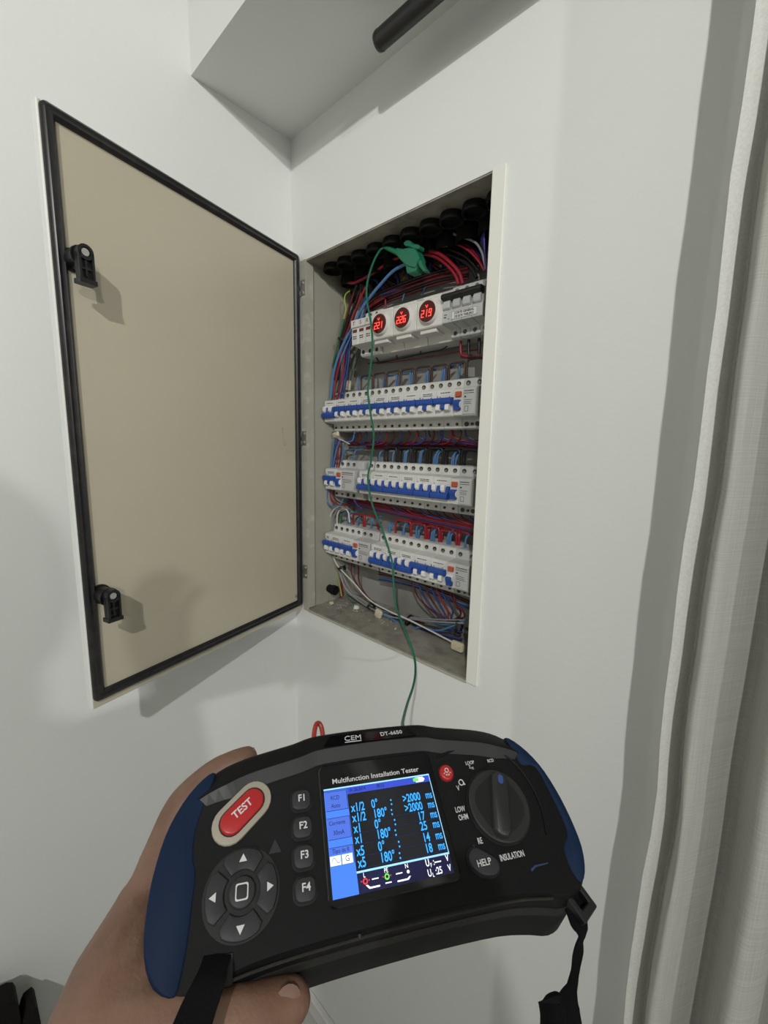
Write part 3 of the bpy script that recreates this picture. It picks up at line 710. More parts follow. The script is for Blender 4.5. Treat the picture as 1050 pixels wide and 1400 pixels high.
# tie mounts
for (u, v, y, lb, sx, sz) in ((459, 594, .060, 'white adhesive tie mount between second and third row at the left', .008, .005), (476, 527, .085, 'cream tag on the sheathed cable left of the second row', .0055, .010),
                          (517, 839, .070, 'cream tie mount in the middle of the cabinet floor harness', .0085, .0085), (625, 884, .055, 'cream tie mount at the right end of the cabinet floor', .012, .008)):
    b = MB(); pr = rrect(-sx, -sz, sx, sz, min(sx, sz)*.45, 3)
    b.loft([[(x, q, z) for x, z in inset(pr, d)] for d, q in ((0, .003), (0, 0), (.0012, -.002))]).box((-sx*.5, -.0045, -sz*.3), (sx*.5, -.001, sz*.3))
    o = b.build('tie_mount', M['mount'], None, True, 30); o.location = at(u, v, y); o.rotation_euler = (0, R_.uniform(-.3, .3), 0)
    tag(o, lb, 'tie mount')
# plaster crumbs on the cabinet floor
b = MB()
for k in range(420):
    x = .05+.17*abs(R_.gauss(0, .5)); y = R_.uniform(.03, .128); r = R_.choice((.0008, .0012, .0018, .003 if k % 6 == 0 else .001))
    if x > .40: continue
    q = [(x+r*R_.uniform(-1, 1), y+r*R_.uniform(-1, 1), 1.032+r*R_.uniform(.2, 1.3)) for _ in range(4)]
    q[0] = (x-r, y-r, 1.0321); q[1] = (x+r, y-r*.6, 1.0321); q[2] = (x, y+r, 1.0321)
    b.add(q, [(0, 2, 1), (0, 1, 3), (1, 2, 3), (2, 0, 3)])
o = b.build('plaster_crumbs', M['rubble'], None, False); o['kind'] = 'stuff'
tag(o, 'pale plaster crumbs scattered over the dusty cabinet floor', 'debris')
def lump(u, v, y, r, name, m, lb, cat):
    p = at(u, v, y); b = MB(); q = []
    rings = []
    rr = random.Random(u)
    for a in range(1, 5):
        t = math.pi*a/5; rings.append([(r*math.sin(t)*math.cos(k*math.pi/4)*rr.uniform(.7, 1.2), r*math.sin(t)*math.sin(k*math.pi/4)*rr.uniform(.7, 1.2), r*.8*math.cos(t)) for k in range(8)])
    o = b.loft(rings).build(name, m, None, True, 50); o.location = (p.x, p.y, 1.032+r*.62); tag(o, lb, cat)
lump(487, 829, .07, .0068, 'plaster_lump', M['label'], 'white plaster lump on the cabinet floor beside the harness', 'debris')
lump(453, 826, .05, .0055, 'plaster_lump', M['mount'], 'small yellowish lump on the cabinet floor below the conduit stub', 'debris')

# ------------------------------------------------------------------ tester (local mm frame: x right, y up the face, z out of the face)
TR = Matrix(((.5129, -.7325, .4476), (.8563, .4733, -.2066), (-.0605, .4893, .8700)))
TT = Vector((.5852, -.3483, 1.1423))
TI = TR.transposed()
def dl(u, v, z):                         # photo pixel -> tester frame at height z (metres)
    d = TI @ ray(u, v); o = TI @ (CAM-TT); return o + d*((z-o.z)/d.z)
mm = .001
tst = thing('installation_tester', 'black and blue handheld installation tester with a lit colour screen', 'tester')
tst.matrix_world = Matrix.Translation(TT) @ TR.to_4x4()
half = [(126.5, -10), (125.5, 5), (121.5, 22), (113, 36), (99, 47), (84, 52.5), (66, 56), (52, 58.5), (40, 61.5), (22, 62.5), (0, 62.8)]
low = [(-20, -42), (-60, -42.8), (-82, -44.2), (-97, -47.5), (-108, -49), (-118, -43), (-123.5, -32), (-126, -20)]
right = [(x, y) for x, y in half]
left = [(-x, y) for x, y in reversed(half[:-1])]
lowL = [(-125.5, -23), (-122, -36), (-114, -46), (-103, -49), (-90, -46.5), (-70, -43.6), (-35, -42.3)]
lowR = [(-x, y) for x, y in reversed(lowL)]
OUT = smooth_poly(right + left + lowL + [(0, -42)] + lowR, 3)
OUT = [(x*mm, y*mm) for x, y in OUT]
def ins_fn(p, top, side, bot):
    x, y = p
    wt = max(0, min(1, (y-.030)/.018)); wb = max(0, min(1, (-y-.025)/.012))
    return top*wt + bot*wb + side*(1-wt)*(1-wb)
def ring(top, side, bot, z, zt=None):
    q = inset(OUT, [ins_fn(p, top, side, bot)*mm for p in OUT])
    res = []
    for (x, y), p in zip(q, OUT):
        wt = max(0, min(1, (p[1]-.030)/.018))
        res.append((x, y, (z*(1-wt)+(zt if zt is not None else z)*wt)*mm))
    return res
def flare(scale_y, z):
    res = []
    for x, y in OUT:
        k = max(0, min(1, (-y-.030)/.012)); res.append((x*.985, y*(1 if k == 0 else 1) - k*scale_y*mm, z*mm))
    return res
b = MB()
b.loft([flare(9, -43), flare(9.5, -40), flare(6, -25), flare(1.5, -10), ring(0, 0, 0, -6, -5), ring(2.5, 1.5, .8, -2, -1.5), ring(11.6, 4, 2.5, 0, 2.6), ring(12.6, 5, 4, 0, 2.8), ring(20.5, 9, 8, 0, .1)])
case = b.build('case', M['case'], tst, True, 32)
# painted band of reflected light below the top ridge; greyer lower side
def strip(ra, rb, keep, lift, name, m):
    b_ = MB(); n_ = len(OUT); idx = [i for i in range(n_) if keep(OUT[i])]
    for i in idx:
        j = (i+1) % n_
        if j not in idx: continue
        q = [Vector(ra[i]), Vector(ra[j]), Vector(rb[j]), Vector(rb[i])]
        nn = (q[1]-q[0]).cross(q[3]-q[0]).normalized()*lift
        b_.add([p+nn for p in q] + [p-nn for p in q], [(0, 1, 2, 3), (7, 6, 5, 4), (0, 4, 5, 1), (1, 5, 6, 2), (2, 6, 7, 3), (3, 7, 4, 0)])
    return b_.build(name, m, tst, True, 40)
strip(ring(12.6, 5, 4, 0, 2.8), ring(20.5, 9, 8, 0, .1), lambda p: p[1] > .0335, .00025, 'top_sheen_band', M['band'])
strip(flare(1.9, -11), flare(9, -40), lambda p: p[1] < -.0405, .0003, 'lower_side', M['caseside'])
# moulding line along the lower edge and raised bow round the knob
MB().tube([(x*mm, y*mm, -1.2*mm) for x, y in ((-98, -48.5), (-84, -45.4), (-60, -43.6), (-30, -42.7), (0, -42.4), (35, -42.8), (70, -44.0), (92, -46.8))], .0007, 6).build('edge_bead', M['caseside'], tst)
MB().tube([(x*mm, y*mm, .2*mm) for x, y in ((45, 36), (58, 38.5), (74, 38.5), (90, 35), (101, 26), (107, 12), (108, -4), (104, -18))], .0009, 8).build('knob_bow', M['case'], tst)
# brand strip on the sloping top lip
SL = Matrix.Translation((0, .0548, .0015)) @ Matrix.Rotation(math.radians(-25), 4, 'X')
o = MB().prism_z([(x*mm, y*mm) for x, y in ((-33, -4.3), (33, -4.3), (27.5, 4.0), (-28, 4.0))], -.0005, .0003).build('name_plate', M['glass'], tst, False); o.matrix_local = SL
def on_slope(t, x, y):
    t.matrix_local = SL @ Matrix.Translation((x*mm, y*mm, .0004)) @ Matrix.Diagonal((t.scale.x, 1, 1, 1)); return t
t = text('CEM', .0062, M['print_'], o, (0, 0, 0), sx=1.0, shear=.12); t.location = (-12.6*mm, -.2*mm, .0004)
b = MB().box((-.0185, -.0036, .0003), (-.0070, -.0030, .0005))
for x0, x1 in ((-.0172, -.0150), (-.0140, -.0120), (-.0112, -.0092)): pass
b.build('logo_underline', M['print_'], o, False)
t = text('DT-6650', .0047, M['print_'], o, (15.5*mm, .1*mm, .0004), sx=.95, bold=.01)

# blue side grips
def grip(poly, nm):
    g = [(x*mm, y*mm) for x, y in smooth_poly(poly, 3)][::-1]
    def outward(d, z): return [(x, y, z*mm) for x, y in inset(g, d*mm)]
    MB().loft([outward(.6, -40), outward(.2, -30), outward(0, -8), outward(.1, -3), outward(.5, -.6), outward(1.0, .5), outward(1.5, .8)]).build(nm, M['grip'], tst, True, 40)
grip([(-99.5, 43.5), (-103.5, 30), (-107, 15), (-106.5, 3), (-104.5, -3), (-104.5, -19), (-105, -34), (-108, -47), (-118, -42), (-124.5, -30), (-126.8, -12), (-125.8, 5), (-122, 21), (-114, 35.5), (-104, 45)], 'side_grip')
grip([(103.5, 43.5), (113, 36), (121.5, 22), (125.7, 5), (126.8, -12), (125.3, -28), (119.5, -40), (112.5, -44), (109.5, -35), (111.5, -25), (117.5, -20), (119, -12), (118.5, 4), (116.5, 20), (106.5, 22.5), (104, 33)], 'side_grip')

# display
dsp = MB().loft([[(x, y, z) for x, y in rrect(-.0378+d, -.0300+d, .0392-d, .0400-d, .004, 4)] for d, z in ((0, -.0005), (0, .0010), (.0006, .0015))]).build('display', M['glass'], tst, False)
t = text('Multifunction Installation Tester', .0040, M['print_'], dsp, (-.0003, .0297, .00155), sx=1.0, bold=.012); 
wd = t.dimensions.x; t.scale.x = .0585/max(wd, 1e-4)
SZ = .00152
def sbox(name, m, x0, y0, x1, y1, lev, par):
    z = SZ + lev*.00006
    return MB().box((x0*mm, y0*mm, z-.0001), (x1*mm, y1*mm, z)).build(name, M[m], par, False)
scr = sbox('screen', 's_dark', -35.4, -26.3, 35.4, 26.3, 0, dsp)
def sp(*a): o = sbox(*a, scr); return o
# sub-part limit is three levels, so the screen areas hang from the display
def sb(name, m, x0, y0, x1, y1, lev): return sbox(name, m, x0, y0, x1, y1, lev, dsp)
sb('status_bar', 's_head', -35.2, 21.6, 35.2, 25.3, 1)
sb('frame_line', 's_line', -35.4, 25.3, 35.4, 26.1, 1)
sb('frame_line', 's_line', 34.9, -17.0, 35.3, 25.3, 2)
sb('footer', 's_foot', -21, -26.2, 35.3, -17.4, 1)
sb('frame_line', 's_line', -21, -17.5, 35.3, -16.6, 3)
sb('side_menu', 's_blue', -35.3, -26.2, -21, 24.6, 2)
for y0, y1 in ((14.0, 24.2), (-.3, 10.2)): sb('menu_cell', 's_blue2', -34.9, y0, -21.6, y1, 3)
sb('menu_cell', 's_blue2', -34.9, -7.3, -21.6, -4.1, 3)
for y in (14.0, 24.2, 10.2, -.3, -4.1): sb('menu_line', 's_ink', -34.9, y-.12, -21.4, y+.12, 4)
for y0, y1 in ((14.0, 24.2), (-.3, 10.2), (-12.6, -4.1)): sb('menu_line', 's_ink', -21.5, y0, -21.2, y1, 4)
for y in (8.6, 3.4, -1.9, -7.6, -13.0):
    sb('row_line', 's_ink', -20.5, y-2.75+.0, 34.6, y-2.6, 1)
def st(s, size, m, x, y, align='CENTER', sx=.8, bold=.0, lev=5):
    return text(s, size*mm, M[m], dsp, (x*mm, y*mm, SZ+lev*.00006), sx=sx, bold=bold, align=align, depth=.00002)
rows = (('x1/2', '0°', ' :', '>2000', 'ms', 13.9), ('x1/2', '180°', ':', '>2000', 'ms', 8.6), ('x1', '0°', ' :', '17', 'ms', 3.2), ('x1', '180°', ':', '25', 'ms', -2.0), ('x5', '0°', ' :', '14', 'ms', -7.8), ('x5', '180°', ':', '18', 'ms', -13.1))
for a, d_, c_, v_, u_, y in rows:
    st(a, 6.5, 's_text', -19.7, y-.2, 'LEFT', .74, .014)
    st(d_, 6.5, 's_text', -6.8 if d_ == '0°' else -6.6, y, 'LEFT', .74, .014)
    st(':', 6.5, 's_text', 4.6 if d_ == '180°' else 5.4, y, 'LEFT', .9, .02)
    st(v_, 6.3, 's_text', 25.8, y, 'RIGHT', .74, .016)
    st(u_, 6.0, 's_text', 33.9, y, 'RIGHT', .66, .012)
st('01.26.2014', 2.7, 's_ink', -14.0, 23.4, 'CENTER', .85, .01); st('00:12', 2.7, 's_ink', 1.0, 23.4, 'CENTER', .85, .01)
sb('battery_icon', 's_white', 25.2, 22.1, 30.6, 24.9, 4); sb('battery_icon', 's_green', 23.6, 22.7, 27.2, 24.6, 5); sb('battery_icon', 's_white', 30.6, 22.9, 31.4, 24.1, 4)
st('RCD', 3.2, 's_ink', -28.8, 20.6, 'CENTER', .85); st('Auto', 3.2, 's_ink', -28.9, 16.4, 'CENTER', .85)
st('Corriente', 3.0, 's_ink', -29.0, 7.6, 'CENTER', .80); st('30mA', 3.2, 's_ink', -28.6, 2.7, 'CENTER', .85)
st('Tipo de R', 3.0, 's_ink', -28.4, -5.9, 'CENTER', .82)
sb('icon_tile', 's_white', -35.0, -12.2, -28.9, -7.9, 4); sb('icon_tile', 's_white', -28.2, -12.2, -22.2, -7.9, 4)
MB().tube([((-34+.41*k)*mm, (-10.1+1.25*math.sin(k*math.pi/6))*mm, SZ+.0003) for k in range(13)], .00017, 4).build('sine_icon', M['s_ink'], dsp)
st('G', 4.0, 's_ink', -25.2, -10.1, 'CENTER', .9)
st('L', 3.0, 's_white', -17.0, -18.9, 'CENTER', .9); st('PE', 3.0, 's_white', -4.3, -18.9, 'CENTER', .8); st('N', 3.0, 's_white', 7.9, -18.9, 'CENTER', .9)
for x, m_ in ((-16.8, 's_red'), (-4.3, 's_green')):
    o = MB().prism_z(circle(x*mm, -21.5*mm, 1.45*mm, 18), SZ+.0001, SZ+.0003).build('socket_icon', M[m_], dsp, False)
    MB().prism_z(circle(x*mm, -21.5*mm, .75*mm, 12), SZ+.0002, SZ+.00036).build('socket_icon', M['s_foot'], dsp, False)
    for q in (-2.2, 2.2): MB().prism_z(circle((x+q)*mm, -21.3*mm, .35*mm, 8), SZ+.0001, SZ+.0003).build('socket_icon', M['s_red'], dsp, False)
MB().prism_z(circle(8.3*mm, -21.4*mm, .8*mm, 12), SZ+.0001, SZ+.0003).build('socket_icon', M['s_white'], dsp, False)
for x0, x1, y in ((-13.0, -9.2, -21.3), (1.0, 4.8, -21.3), (-5.8, -2.2, -24.2)): sb('dash_mark', 's_white', x0, y-.25, x1, y+.25, 5)
MB().prism_z([(x*mm, y*mm) for x, y in ((-16.8, -23.2), (-15.8, -23.2), (-14.4, -24.3), (-9, -24.3), (-9, -25.0), (-15.0, -25.0))], SZ+.0001, SZ+.0003).build('dash_mark', M['s_white'], dsp, False)
MB().prism_z([(x*mm, y*mm) for x, y in ((9.4, -23.4), (8.4, -23.4), (7.2, -24.2), (1.2, -24.2), (1.2, -24.9), (7.8, -24.9))], SZ+.0001, SZ+.0003).build('dash_mark', M['s_white'], dsp, False)
st('U', 4.6, 's_white', 20.6, -19.6, 'CENTER', .75, .02); st('F', 2.6, 's_white', 22.6, -20.9, 'CENTER', .8, .02); st(':----', 4.6, 's_white', 26.6, -19.6, 'CENTER', .72, .02); st('V', 4.2, 's_white', 33.1, -19.3, 'CENTER', .75, .02)
st('U', 4.6, 's_white', 20.6, -24.2, 'CENTER', .75, .02); st('L', 2.6, 's_white', 22.6, -25.3, 'CENTER', .8, .02); st(':25', 4.6, 's_white', 26.4, -24.0, 'CENTER', .75, .02); st('V', 4.2, 's_white', 33.1, -23.8, 'CENTER', .75, .02)

# keys
def key(name, poly, m, h, par=tst, base=.0002, rnd=.8):
    poly = [(x*mm, y*mm) for x, y in poly]
    return MB().loft([[(x, y, base-.001) for x, y in poly], [(x, y, base+(h-rnd)*mm) for x, y in poly], [(x, y, base+(h-.25*rnd)*mm) for x, y in inset(poly, .35*rnd*mm)], [(x, y, base+h*mm) for x, y in inset(poly, rnd*mm)]]).build(name, M[m], par, True, 50)
def well(poly, d, h=.0006):
    poly = [(x*mm, y*mm) for x, y in poly]
    out = inset(poly, -d*mm)
    return MB().loft([[(x, y, 0) for x, y in out], [(x, y, h) for x, y in out], [(x, y, h) for x, y in inset(out, .4*mm)]]).build('key_well', M['knobdark'], tst, False)
for k, y in enumerate((22.2, 8.2, -5.6, -19.6)):
    pl = rrect(-55.0, y-5.2, -43.9, y+5.2, 3.6, 4)
    well(pl, .9)
    kb = key('function_button', pl, 'keyg', 3.2)
    text('F%d' % (k+1), .0050, M['print_'], kb, (-49.0*mm, (y+.6)*mm, .00345), bold=.02)
def oval(cx, cy, a, hl, r, n=10):
    out = []
    for s in (1, -1):
        for k in range(n+1):
            t = -math.pi/2 + math.pi*k/n
            x = s*(hl + r*math.cos(t)); y = s*r*math.sin(t); out.append((cx+x*math.cos(a)-y*math.sin(a), cy+x*math.sin(a)+y*math.cos(a)))
    return out
TA = math.radians(40)
ring_ = key('test_button_ring', oval(-83.2, 21.2, TA, 8.3, 9.9), 'testring', 1.8, rnd=.6)
well_ = MB().prism_z([(x*mm, y*mm) for x, y in oval(-83.2, 21.2, TA, 7.4, 6.9)], .0015, .0022).build('key_well', M['knobdark'], tst, False)
tb = key('test_button', oval(-83.2, 21.2, TA, 7.2, 6.4), 'testred', 3.6, rnd=1.2)
text('TEST', .0056, M['print_'], tb, (-83.2*mm, 22.0*mm, .00385), (0, 0, TA*.92), bold=.02)
o = MB().prism_z([(x*mm, y*mm) for x, y in ((-68.2, -1.0), (-61.4, -1.0), (-64.8, 5.6))], .0001, .0006).build('triangle_mark', M['keyg'], tst, False)
# arrow pad
def sector(a0, a1, r0, r1, flat, n=8):
    out = []
    for k in range(n+1):
        t = a0+(a1-a0)*k/n
        rr = r1 - (flat if k in (0, n) else 0)
        out.append((-81.6+rr*math.cos(t), -15.2+rr*1.03*math.sin(t)))
    for k in range(n, -1, -1):
        t = a0+(a1-a0)*k/n; out.append((-81.6+r0*math.cos(t), -15.2+r0*1.03*math.sin(t)))
    return out
MB().prism_z([(x*mm, y*mm) for x, y in circle(-81.6, -15.2, 19.2, 40)], 0, .0007).build('key_well', M['knobdark'], tst, False)
for k, (ax, tri) in enumerate(((90, ((-2.0, -1.6), (2.0, -1.6), (0, 1.9))), (0, ((-1.6, 2.0), (-1.6, -2.0), (1.7, 0))), (270, ((-2.0, 1.6), (0, -1.9), (2.0, 1.6))), (180, ((1.6, -2.0), (1.6, 2.0), (-1.7, 0))))):
    a = math.radians(ax)
    kb = key('arrow_button', sector(a-math.radians(39), a+math.radians(39), 9.0, 17.9, 1.6), 'keyg', 2.6, rnd=.6)
    cx, cy = -81.6+14.2*math.cos(a), -15.2+14.2*math.sin(a)
    MB().prism_z([((cx+x)*mm, (cy+y)*mm) for x, y in tri], .0026, .0030).build('arrow_mark', M['print_'], kb, False)
kb = key('enter_button', circle(-81.6, -15.2, 6.7, 28), 'keyg', 3.2, rnd=.9)
rg = [[(x*mm, y*mm, z) for x, y in rrect(-81.6-s, -15.2-s*1.1, -81.6+s, -15.2+s*1.1, 1.0, 3)] for s, z in ((3.2, .0033), (3.2, .0036), (2.6, .0036), (2.6, .0033))]
MB().loft(rg, False, False).build('square_mark', M['print_'], kb, False)
# red lamp key
well(circle(48.1, 25.0, 5.1, 24), .7)
kb = key('lamp_button', circle(48.1, 25.0, 5.0, 24), 'testred', 2.8, rnd=1.4)
MB().loft([[(x*mm, y*mm, z) for x, y in circle(48.1, 26.0, r, 12)] for r, z in ((1.5, .0029), (1.5, .0032), (1.0, .0032), (1.0, .0029))], False, False).build('bulb_mark', M['print_'], kb, False)
b = MB()
for a in (-150, -115, -90, -65, -30):
    c_, s_ = math.cos(math.radians(a)), math.sin(math.radians(a)); n_ = (-s_*.25, c_*.25)
    b.prism_z([((48.1+c_*1.9+n_[0])*mm, (25.6+s_*1.9+n_[1])*mm), ((48.1+c_*1.9-n_[0])*mm, (25.6+s_*1.9-n_[1])*mm), ((48.1+c_*3.0-n_[0])*mm, (25.6+s_*3.0-n_[1])*mm), ((48.1+c_*3.0+n_[0])*mm, (25.6+s_*3.0+n_[1])*mm)], .0028, .0031)
b.build('bulb_mark', M['print_'], kb, False)
# help key
hp = smooth_poly([(48.0, -18.8), (52.0, -17.2), (58.0, -20.6), (63.2, -24.6), (63.6, -29.0), (59.0, -31.6), (51.5, -30.0), (47.0, -26.0), (46.2, -21.5)], 3)[::-1]
well(hp, .9); kb = key('help_button', hp, 'keyg', 3.0)
text('HELP', .0046, M['print_'], kb, (54.6*mm, -25.2*mm, .0033), sx=.9, bold=.01)
MB().prism_z(circle(52.5*mm, -16.0*mm, .7*mm, 10), 0, .0005).build('microphone_dot', M['keyg'], tst, False)
# rotary knob
KX, KY = 77.2, 1.6
KN = Matrix.Translation((KX*mm, KY*mm, 0)) @ Matrix.Rotation(math.radians(-21), 4, 'Z')
MB().prism_z([(x*mm, y*mm) for x, y in circle(KX, KY, 21.6, 44)], 0, .0008).build('knob_well', M['knobdark'], tst, False)
kn = MB().loft([[(x*mm, y*mm, z) for x, y in circle(0, 0, r, 44)] for r, z in ((20.6, .0002), (20.6, .0035), (19.8, .0042), (0.2, .0042))]).build('rotary_knob', M['knob'], tst, True, 35)
kn.matrix_local = KN
def bar(yy, half): return [(-half, -yy), (half, -yy), (half*1.08, 0), (half, yy), (-half, yy), (-half*1.08, 0)]
for sgn in (-1, 1):
    cr = [(sgn*(5.6), 15.5)] + [(sgn*(5.6+11.0*math.sin(math.pi*k/8)), 15.5-31*k/8) for k in range(1, 8)] + [(sgn*5.6, -15.5)]
    if sgn > 0: cr = cr[::-1]
    MB().prism_z([(x*mm, y*mm) for x, y in cr], .0040, .0046).build('knob_recess', M['knobdark'], kn, False)
gb = [(x*mm, y*mm) for x, y in rrect(-6.0, -19.0, 6.0, 19.0, 5.0, 5)]
MB().loft([[(x, y, .004) for x, y in gb], [(x, y, .0072) for x, y in inset(gb, .6*mm)], [(x, y, .0082) for x, y in inset(gb, 1.8*mm)]]).build('knob_grip', M['knob'], kn, True, 40)
pp = [(x*mm, y*mm) for x, y in rrect(-1.8, 10.5, 1.8, 16.0, 1.7, 4)]
MB().loft([[(x, y, .0080) for x, y in pp], [(x, y, .0086) for x, y in pp]]).build('knob_pointer', M['bluedot'], kn, False)
for s, x, y, sz, sx in (('LOOP', 67.8, 29.2, 3.2, .8), ('RCD', 84.0, 28.6, 2.9, .85), ('Z', 66.8, 26.6, 2.8, .8), ('V', 53.6, 15.2, 4.2, .75), ('LOW', 50.6, 3.4, 4.3, .68), ('OHM', 51.2, -1.0, 4.3, .68), ('RE', 57.4, -14.4, 4.4, .66), ('INSULATION', 75.0, -24.6, 4.4, .66)):
    text(s, sz*mm, M['print_'], tst, (x*mm, y*mm, .0006), sx=sx, bold=.01)
text('PE', .0022, M['print_'], tst, (68.6*mm, 25.6*mm, .0006), sx=.8)
b = MB().loft([[(x*mm, y*mm, z) for x, y in circle(57.0, 18.3, r, 16)] for r, z in ((1.9, .0002), (1.9, .0007), (1.35, .0007), (1.35, .0002))], False, False)
b.prism_z([(x*mm, y*mm) for x, y in ((58.3, 16.6), (59.6, 16.6), (58.9, 18.0))], .0002, .0007)
b.build('rotation_mark', M['print_'], tst, False)
b = MB()
b.prism_z([(x*mm, y*mm) for x, y in ((84.5, -33.6), (88.0, -32.0), (96.5, -31.8), (97.0, -31.2), (87.5, -31.0), (83.8, -32.4))], .0002, .0005)
b.build('blue_logo', M['logo'], tst, False)
p = dl(492, 1281, -.001); MB().cyl(p+Vector((0, .001, 0)), p+Vector((0, -.0006, 0)), .0009, n=10).build('sensor_dot', M['keyg'], tst)
# strap lugs
def frame(poly, hole, z0, z1, name, m, par):
    return MB().loft([[(x*mm, y*mm, z0) for x, y in poly], [(x*mm, y*mm, z1) for x, y in poly], [(x*mm, y*mm, z1) for x, y in hole], [(x*mm, y*mm, z0) for x, y in hole], [(x*mm, y*mm, z0) for x, y in poly]], False, False).build(name, M[m], par, False, bevel=.0006)
fr = [(dl(u, v, -.006).x/mm, dl(u, v, -.006).y/mm) for u, v in ((749, 1192), (799, 1265), (815, 1240), (769, 1177))]
fh = [(dl(u, v, -.006).x/mm, dl(u, v, -.006).y/mm) for u, v in ((760, 1198), (794, 1245), (803, 1234), (771, 1190))]
frame(fr, fh, -.012, -.004, 'strap_lug', 'black', tst)
frame([(-99, -36), (-84, -36), (-84, -47), (-99, -47)][::-1], [(-96, -39), (-87, -39), (-87, -44), (-96, -44)][::-1], -.006, .0006, 'strap_lug', 'black', tst)

# ------------------------------------------------------------------ straps and leads
def wl(p): return TR @ Vector(p) + TT           # tester frame -> room
def ribbon(pts, widths, side, th, sub=5):
    P_ = spline(pts, sub); n = len(P_); W_ = []
    for i in range(n):
        f_ = i/(n-1)*(len(widths)-1); k = min(int(f_), len(widths)-2); W_.append(widths[k]+(widths[k+1]-widths[k])*(f_-k))
    S_ = []
    for i in range(n):
        f_ = i/(n-1)*(len(side)-1); k = min(int(f_), len(side)-2); S_.append(Vector(side[k]).lerp(Vector(side[k+1]), f_-k))
    rings = []
    for i, p in enumerate(P_):
        tg = (P_[min(i+1, n-1)]-P_[max(i-1, 0)]).normalized()
        s = (S_[i]-tg*S_[i].dot(tg)).normalized(); nn = tg.cross(s)
        rings.append([p+s*W_[i]/2+nn*th/2, p+nn*th*.7, p-s*W_[i]/2+nn*th/2, p-s*W_[i]/2-nn*th/2, p-nn*th*.7, p+s*W_[i]/2-nn*th/2])
    return MB().loft(rings)
stp = thing('neck_strap', 'black woven neck strap hanging in two ends from the tester lugs', 'strap', wl((.100, -.060, -.01)))
sinv = stp.location.copy()
def cs(o): o.location = -sinv; return o
pts = [wl(dl(u, v, z)) for u, v, z in ((775, 1213, -.010), (786, 1243, -.012), (792, 1268, -.012), (794, 1285, -.012), (789, 1310, -.011), (786, 1330, -.010), (782, 1350, -.009), (777, 1372, -.008), (780, 1400, -.006), (784, 1440, -.004), (790, 1500, 0))]
cs(ribbon(pts, [.012, .012, .011, .0045, .0048, .0040, .0050, .0105, .011, .013, .014], [RIGHT, RIGHT+DOWN*.3, RIGHT*.6+FWD, RIGHT, RIGHT*.7-FWD, RIGHT, RIGHT*.8+FWD*.6, RIGHT], .0016).build('webbing', M['strap'], stp, True, 50))
pts = [wl(dl(u, v, z)) for u, v, z in ((749, 1359, -.006), (752, 1366, -.006), (755, 1380, -.006), (757, 1400, -.004), (757, 1440, 0))]
b = MB().tube_raw(spline(pts, 5), [.0015+.0050*min(1, k/4) for k in range(len(spline(pts, 5)))], 10)
cs(b.build('strap_end', M['strap'], stp, True, 60))
pts = [wl(p) for p in ((-.0915, -.036, -.001), (-.0925, -.041, .006), (-.094, -.046, .012), (-.0975, -.054, .016), (-.102, -.066, .020), (-.107, -.085, .022))]
cs(ribbon(pts, [.0125, .0125, .0135, .0150, .0160, .0165], [TR @ Vector((1, -.12, 0))]*2, .0016).build('webbing', M['strap'], stp, True, 50))

ld = thing('test_lead', 'green test lead with its crocodile clip on the red cable at the top', 'test lead', at(550, 940, -.1))
li = ld.location.copy()
def cg(o): o.location = -li; return o
path = [at(u, v, y) for u, v, y in ((526, 338, .034), (519, 343, .033), (510, 360, .032), (502, 388, .032), (502, 412, .034), (507, 440, .032), (509, 468, .031), (507, 500, .032), (503, 532, .032), (506, 562, .030), (511, 596, .030), (507, 632, .030), (503, 655, .031), (509, 690, .032), (524, 728, .031), (536, 768, .029), (538, 798, .026), (541, 826, .020), (549, 850, .004), (557, 870, -.010), (566, 897, -.022), (568, 918, -.045), (565, 938, -.080), (557, 962, -.140), (551, 985, -.215), (550, 1000, -.270))] + [wl((.026, .057, -.022))]
cg(MB().tube(path, .0018, 8, 6).build('cable', M['lead'], ld))
a0, a1, a2 = at(524, 337, .034), at(547, 347, .038), at(583, 366, .048)
cg(MB().tube_raw([a0, a0.lerp(a1, .3), a1, a1.lerp(a2, .1)], [.0024, .0034, .0046, .0050], 12).build('clip_boot', M['clip'], ld))
def plate(name, pts, y0, y1, bev=.0012):
    q = [at(430+a*.2381, 240+c*.2381, (y0+y1)/2) for a, c in pts]
    return cg(MB().prism_y([(p.x, p.z) for p in q], y0, y1).build(name, M['clip'], ld, False, bevel=bev))
plate('clip_body', ((488, 424), (520, 432), (560, 424), (598, 432), (612, 462), (622, 490), (606, 512), (596, 540), (566, 535), (540, 522), (512, 494), (486, 462)), .034, .052)
plate('clip_jaw', ((520, 496), (560, 520), (598, 520), (606, 536), (598, 562), (556, 574), (546, 566), (544, 536)), .036, .054)
plate('clip_tooth', ((598, 486), (622, 490), (632, 520), (656, 556), (634, 556), (612, 530)), .036, .046, .0008)
plate('clip_lever', ((523, 396), (540, 378), (560, 380), (574, 400), (604, 402), (620, 412), (612, 432), (585, 432), (562, 420), (546, 415), (532, 414)), .036, .050)
rgc = at(430+494*.2381, 240+444*.2381, .040)
axc = (a1-a0).normalized()
cg(MB().tube_raw([rgc-axc*.0012, rgc+axc*.0012], [.0062, .0062], 14).build('clip_collar', M['clip'], ld))
pts = [wl(dl(u, v, z)) for u, v, z in ((428, 1060, -.024), (429, 1020, -.026), (429.5, 1003, -.027), (432, 991, -.028), (436, 989, -.029), (439.5, 995, -.030), (441.5, 1008, -.031), (443, 1030, -.032), (446, 1065, -.030))]
tag(MB().tube(pts, .0018, 10, 5).build('test_lead', M['redlead']), 'red test lead looping up behind the top edge of the tester', 'test lead')

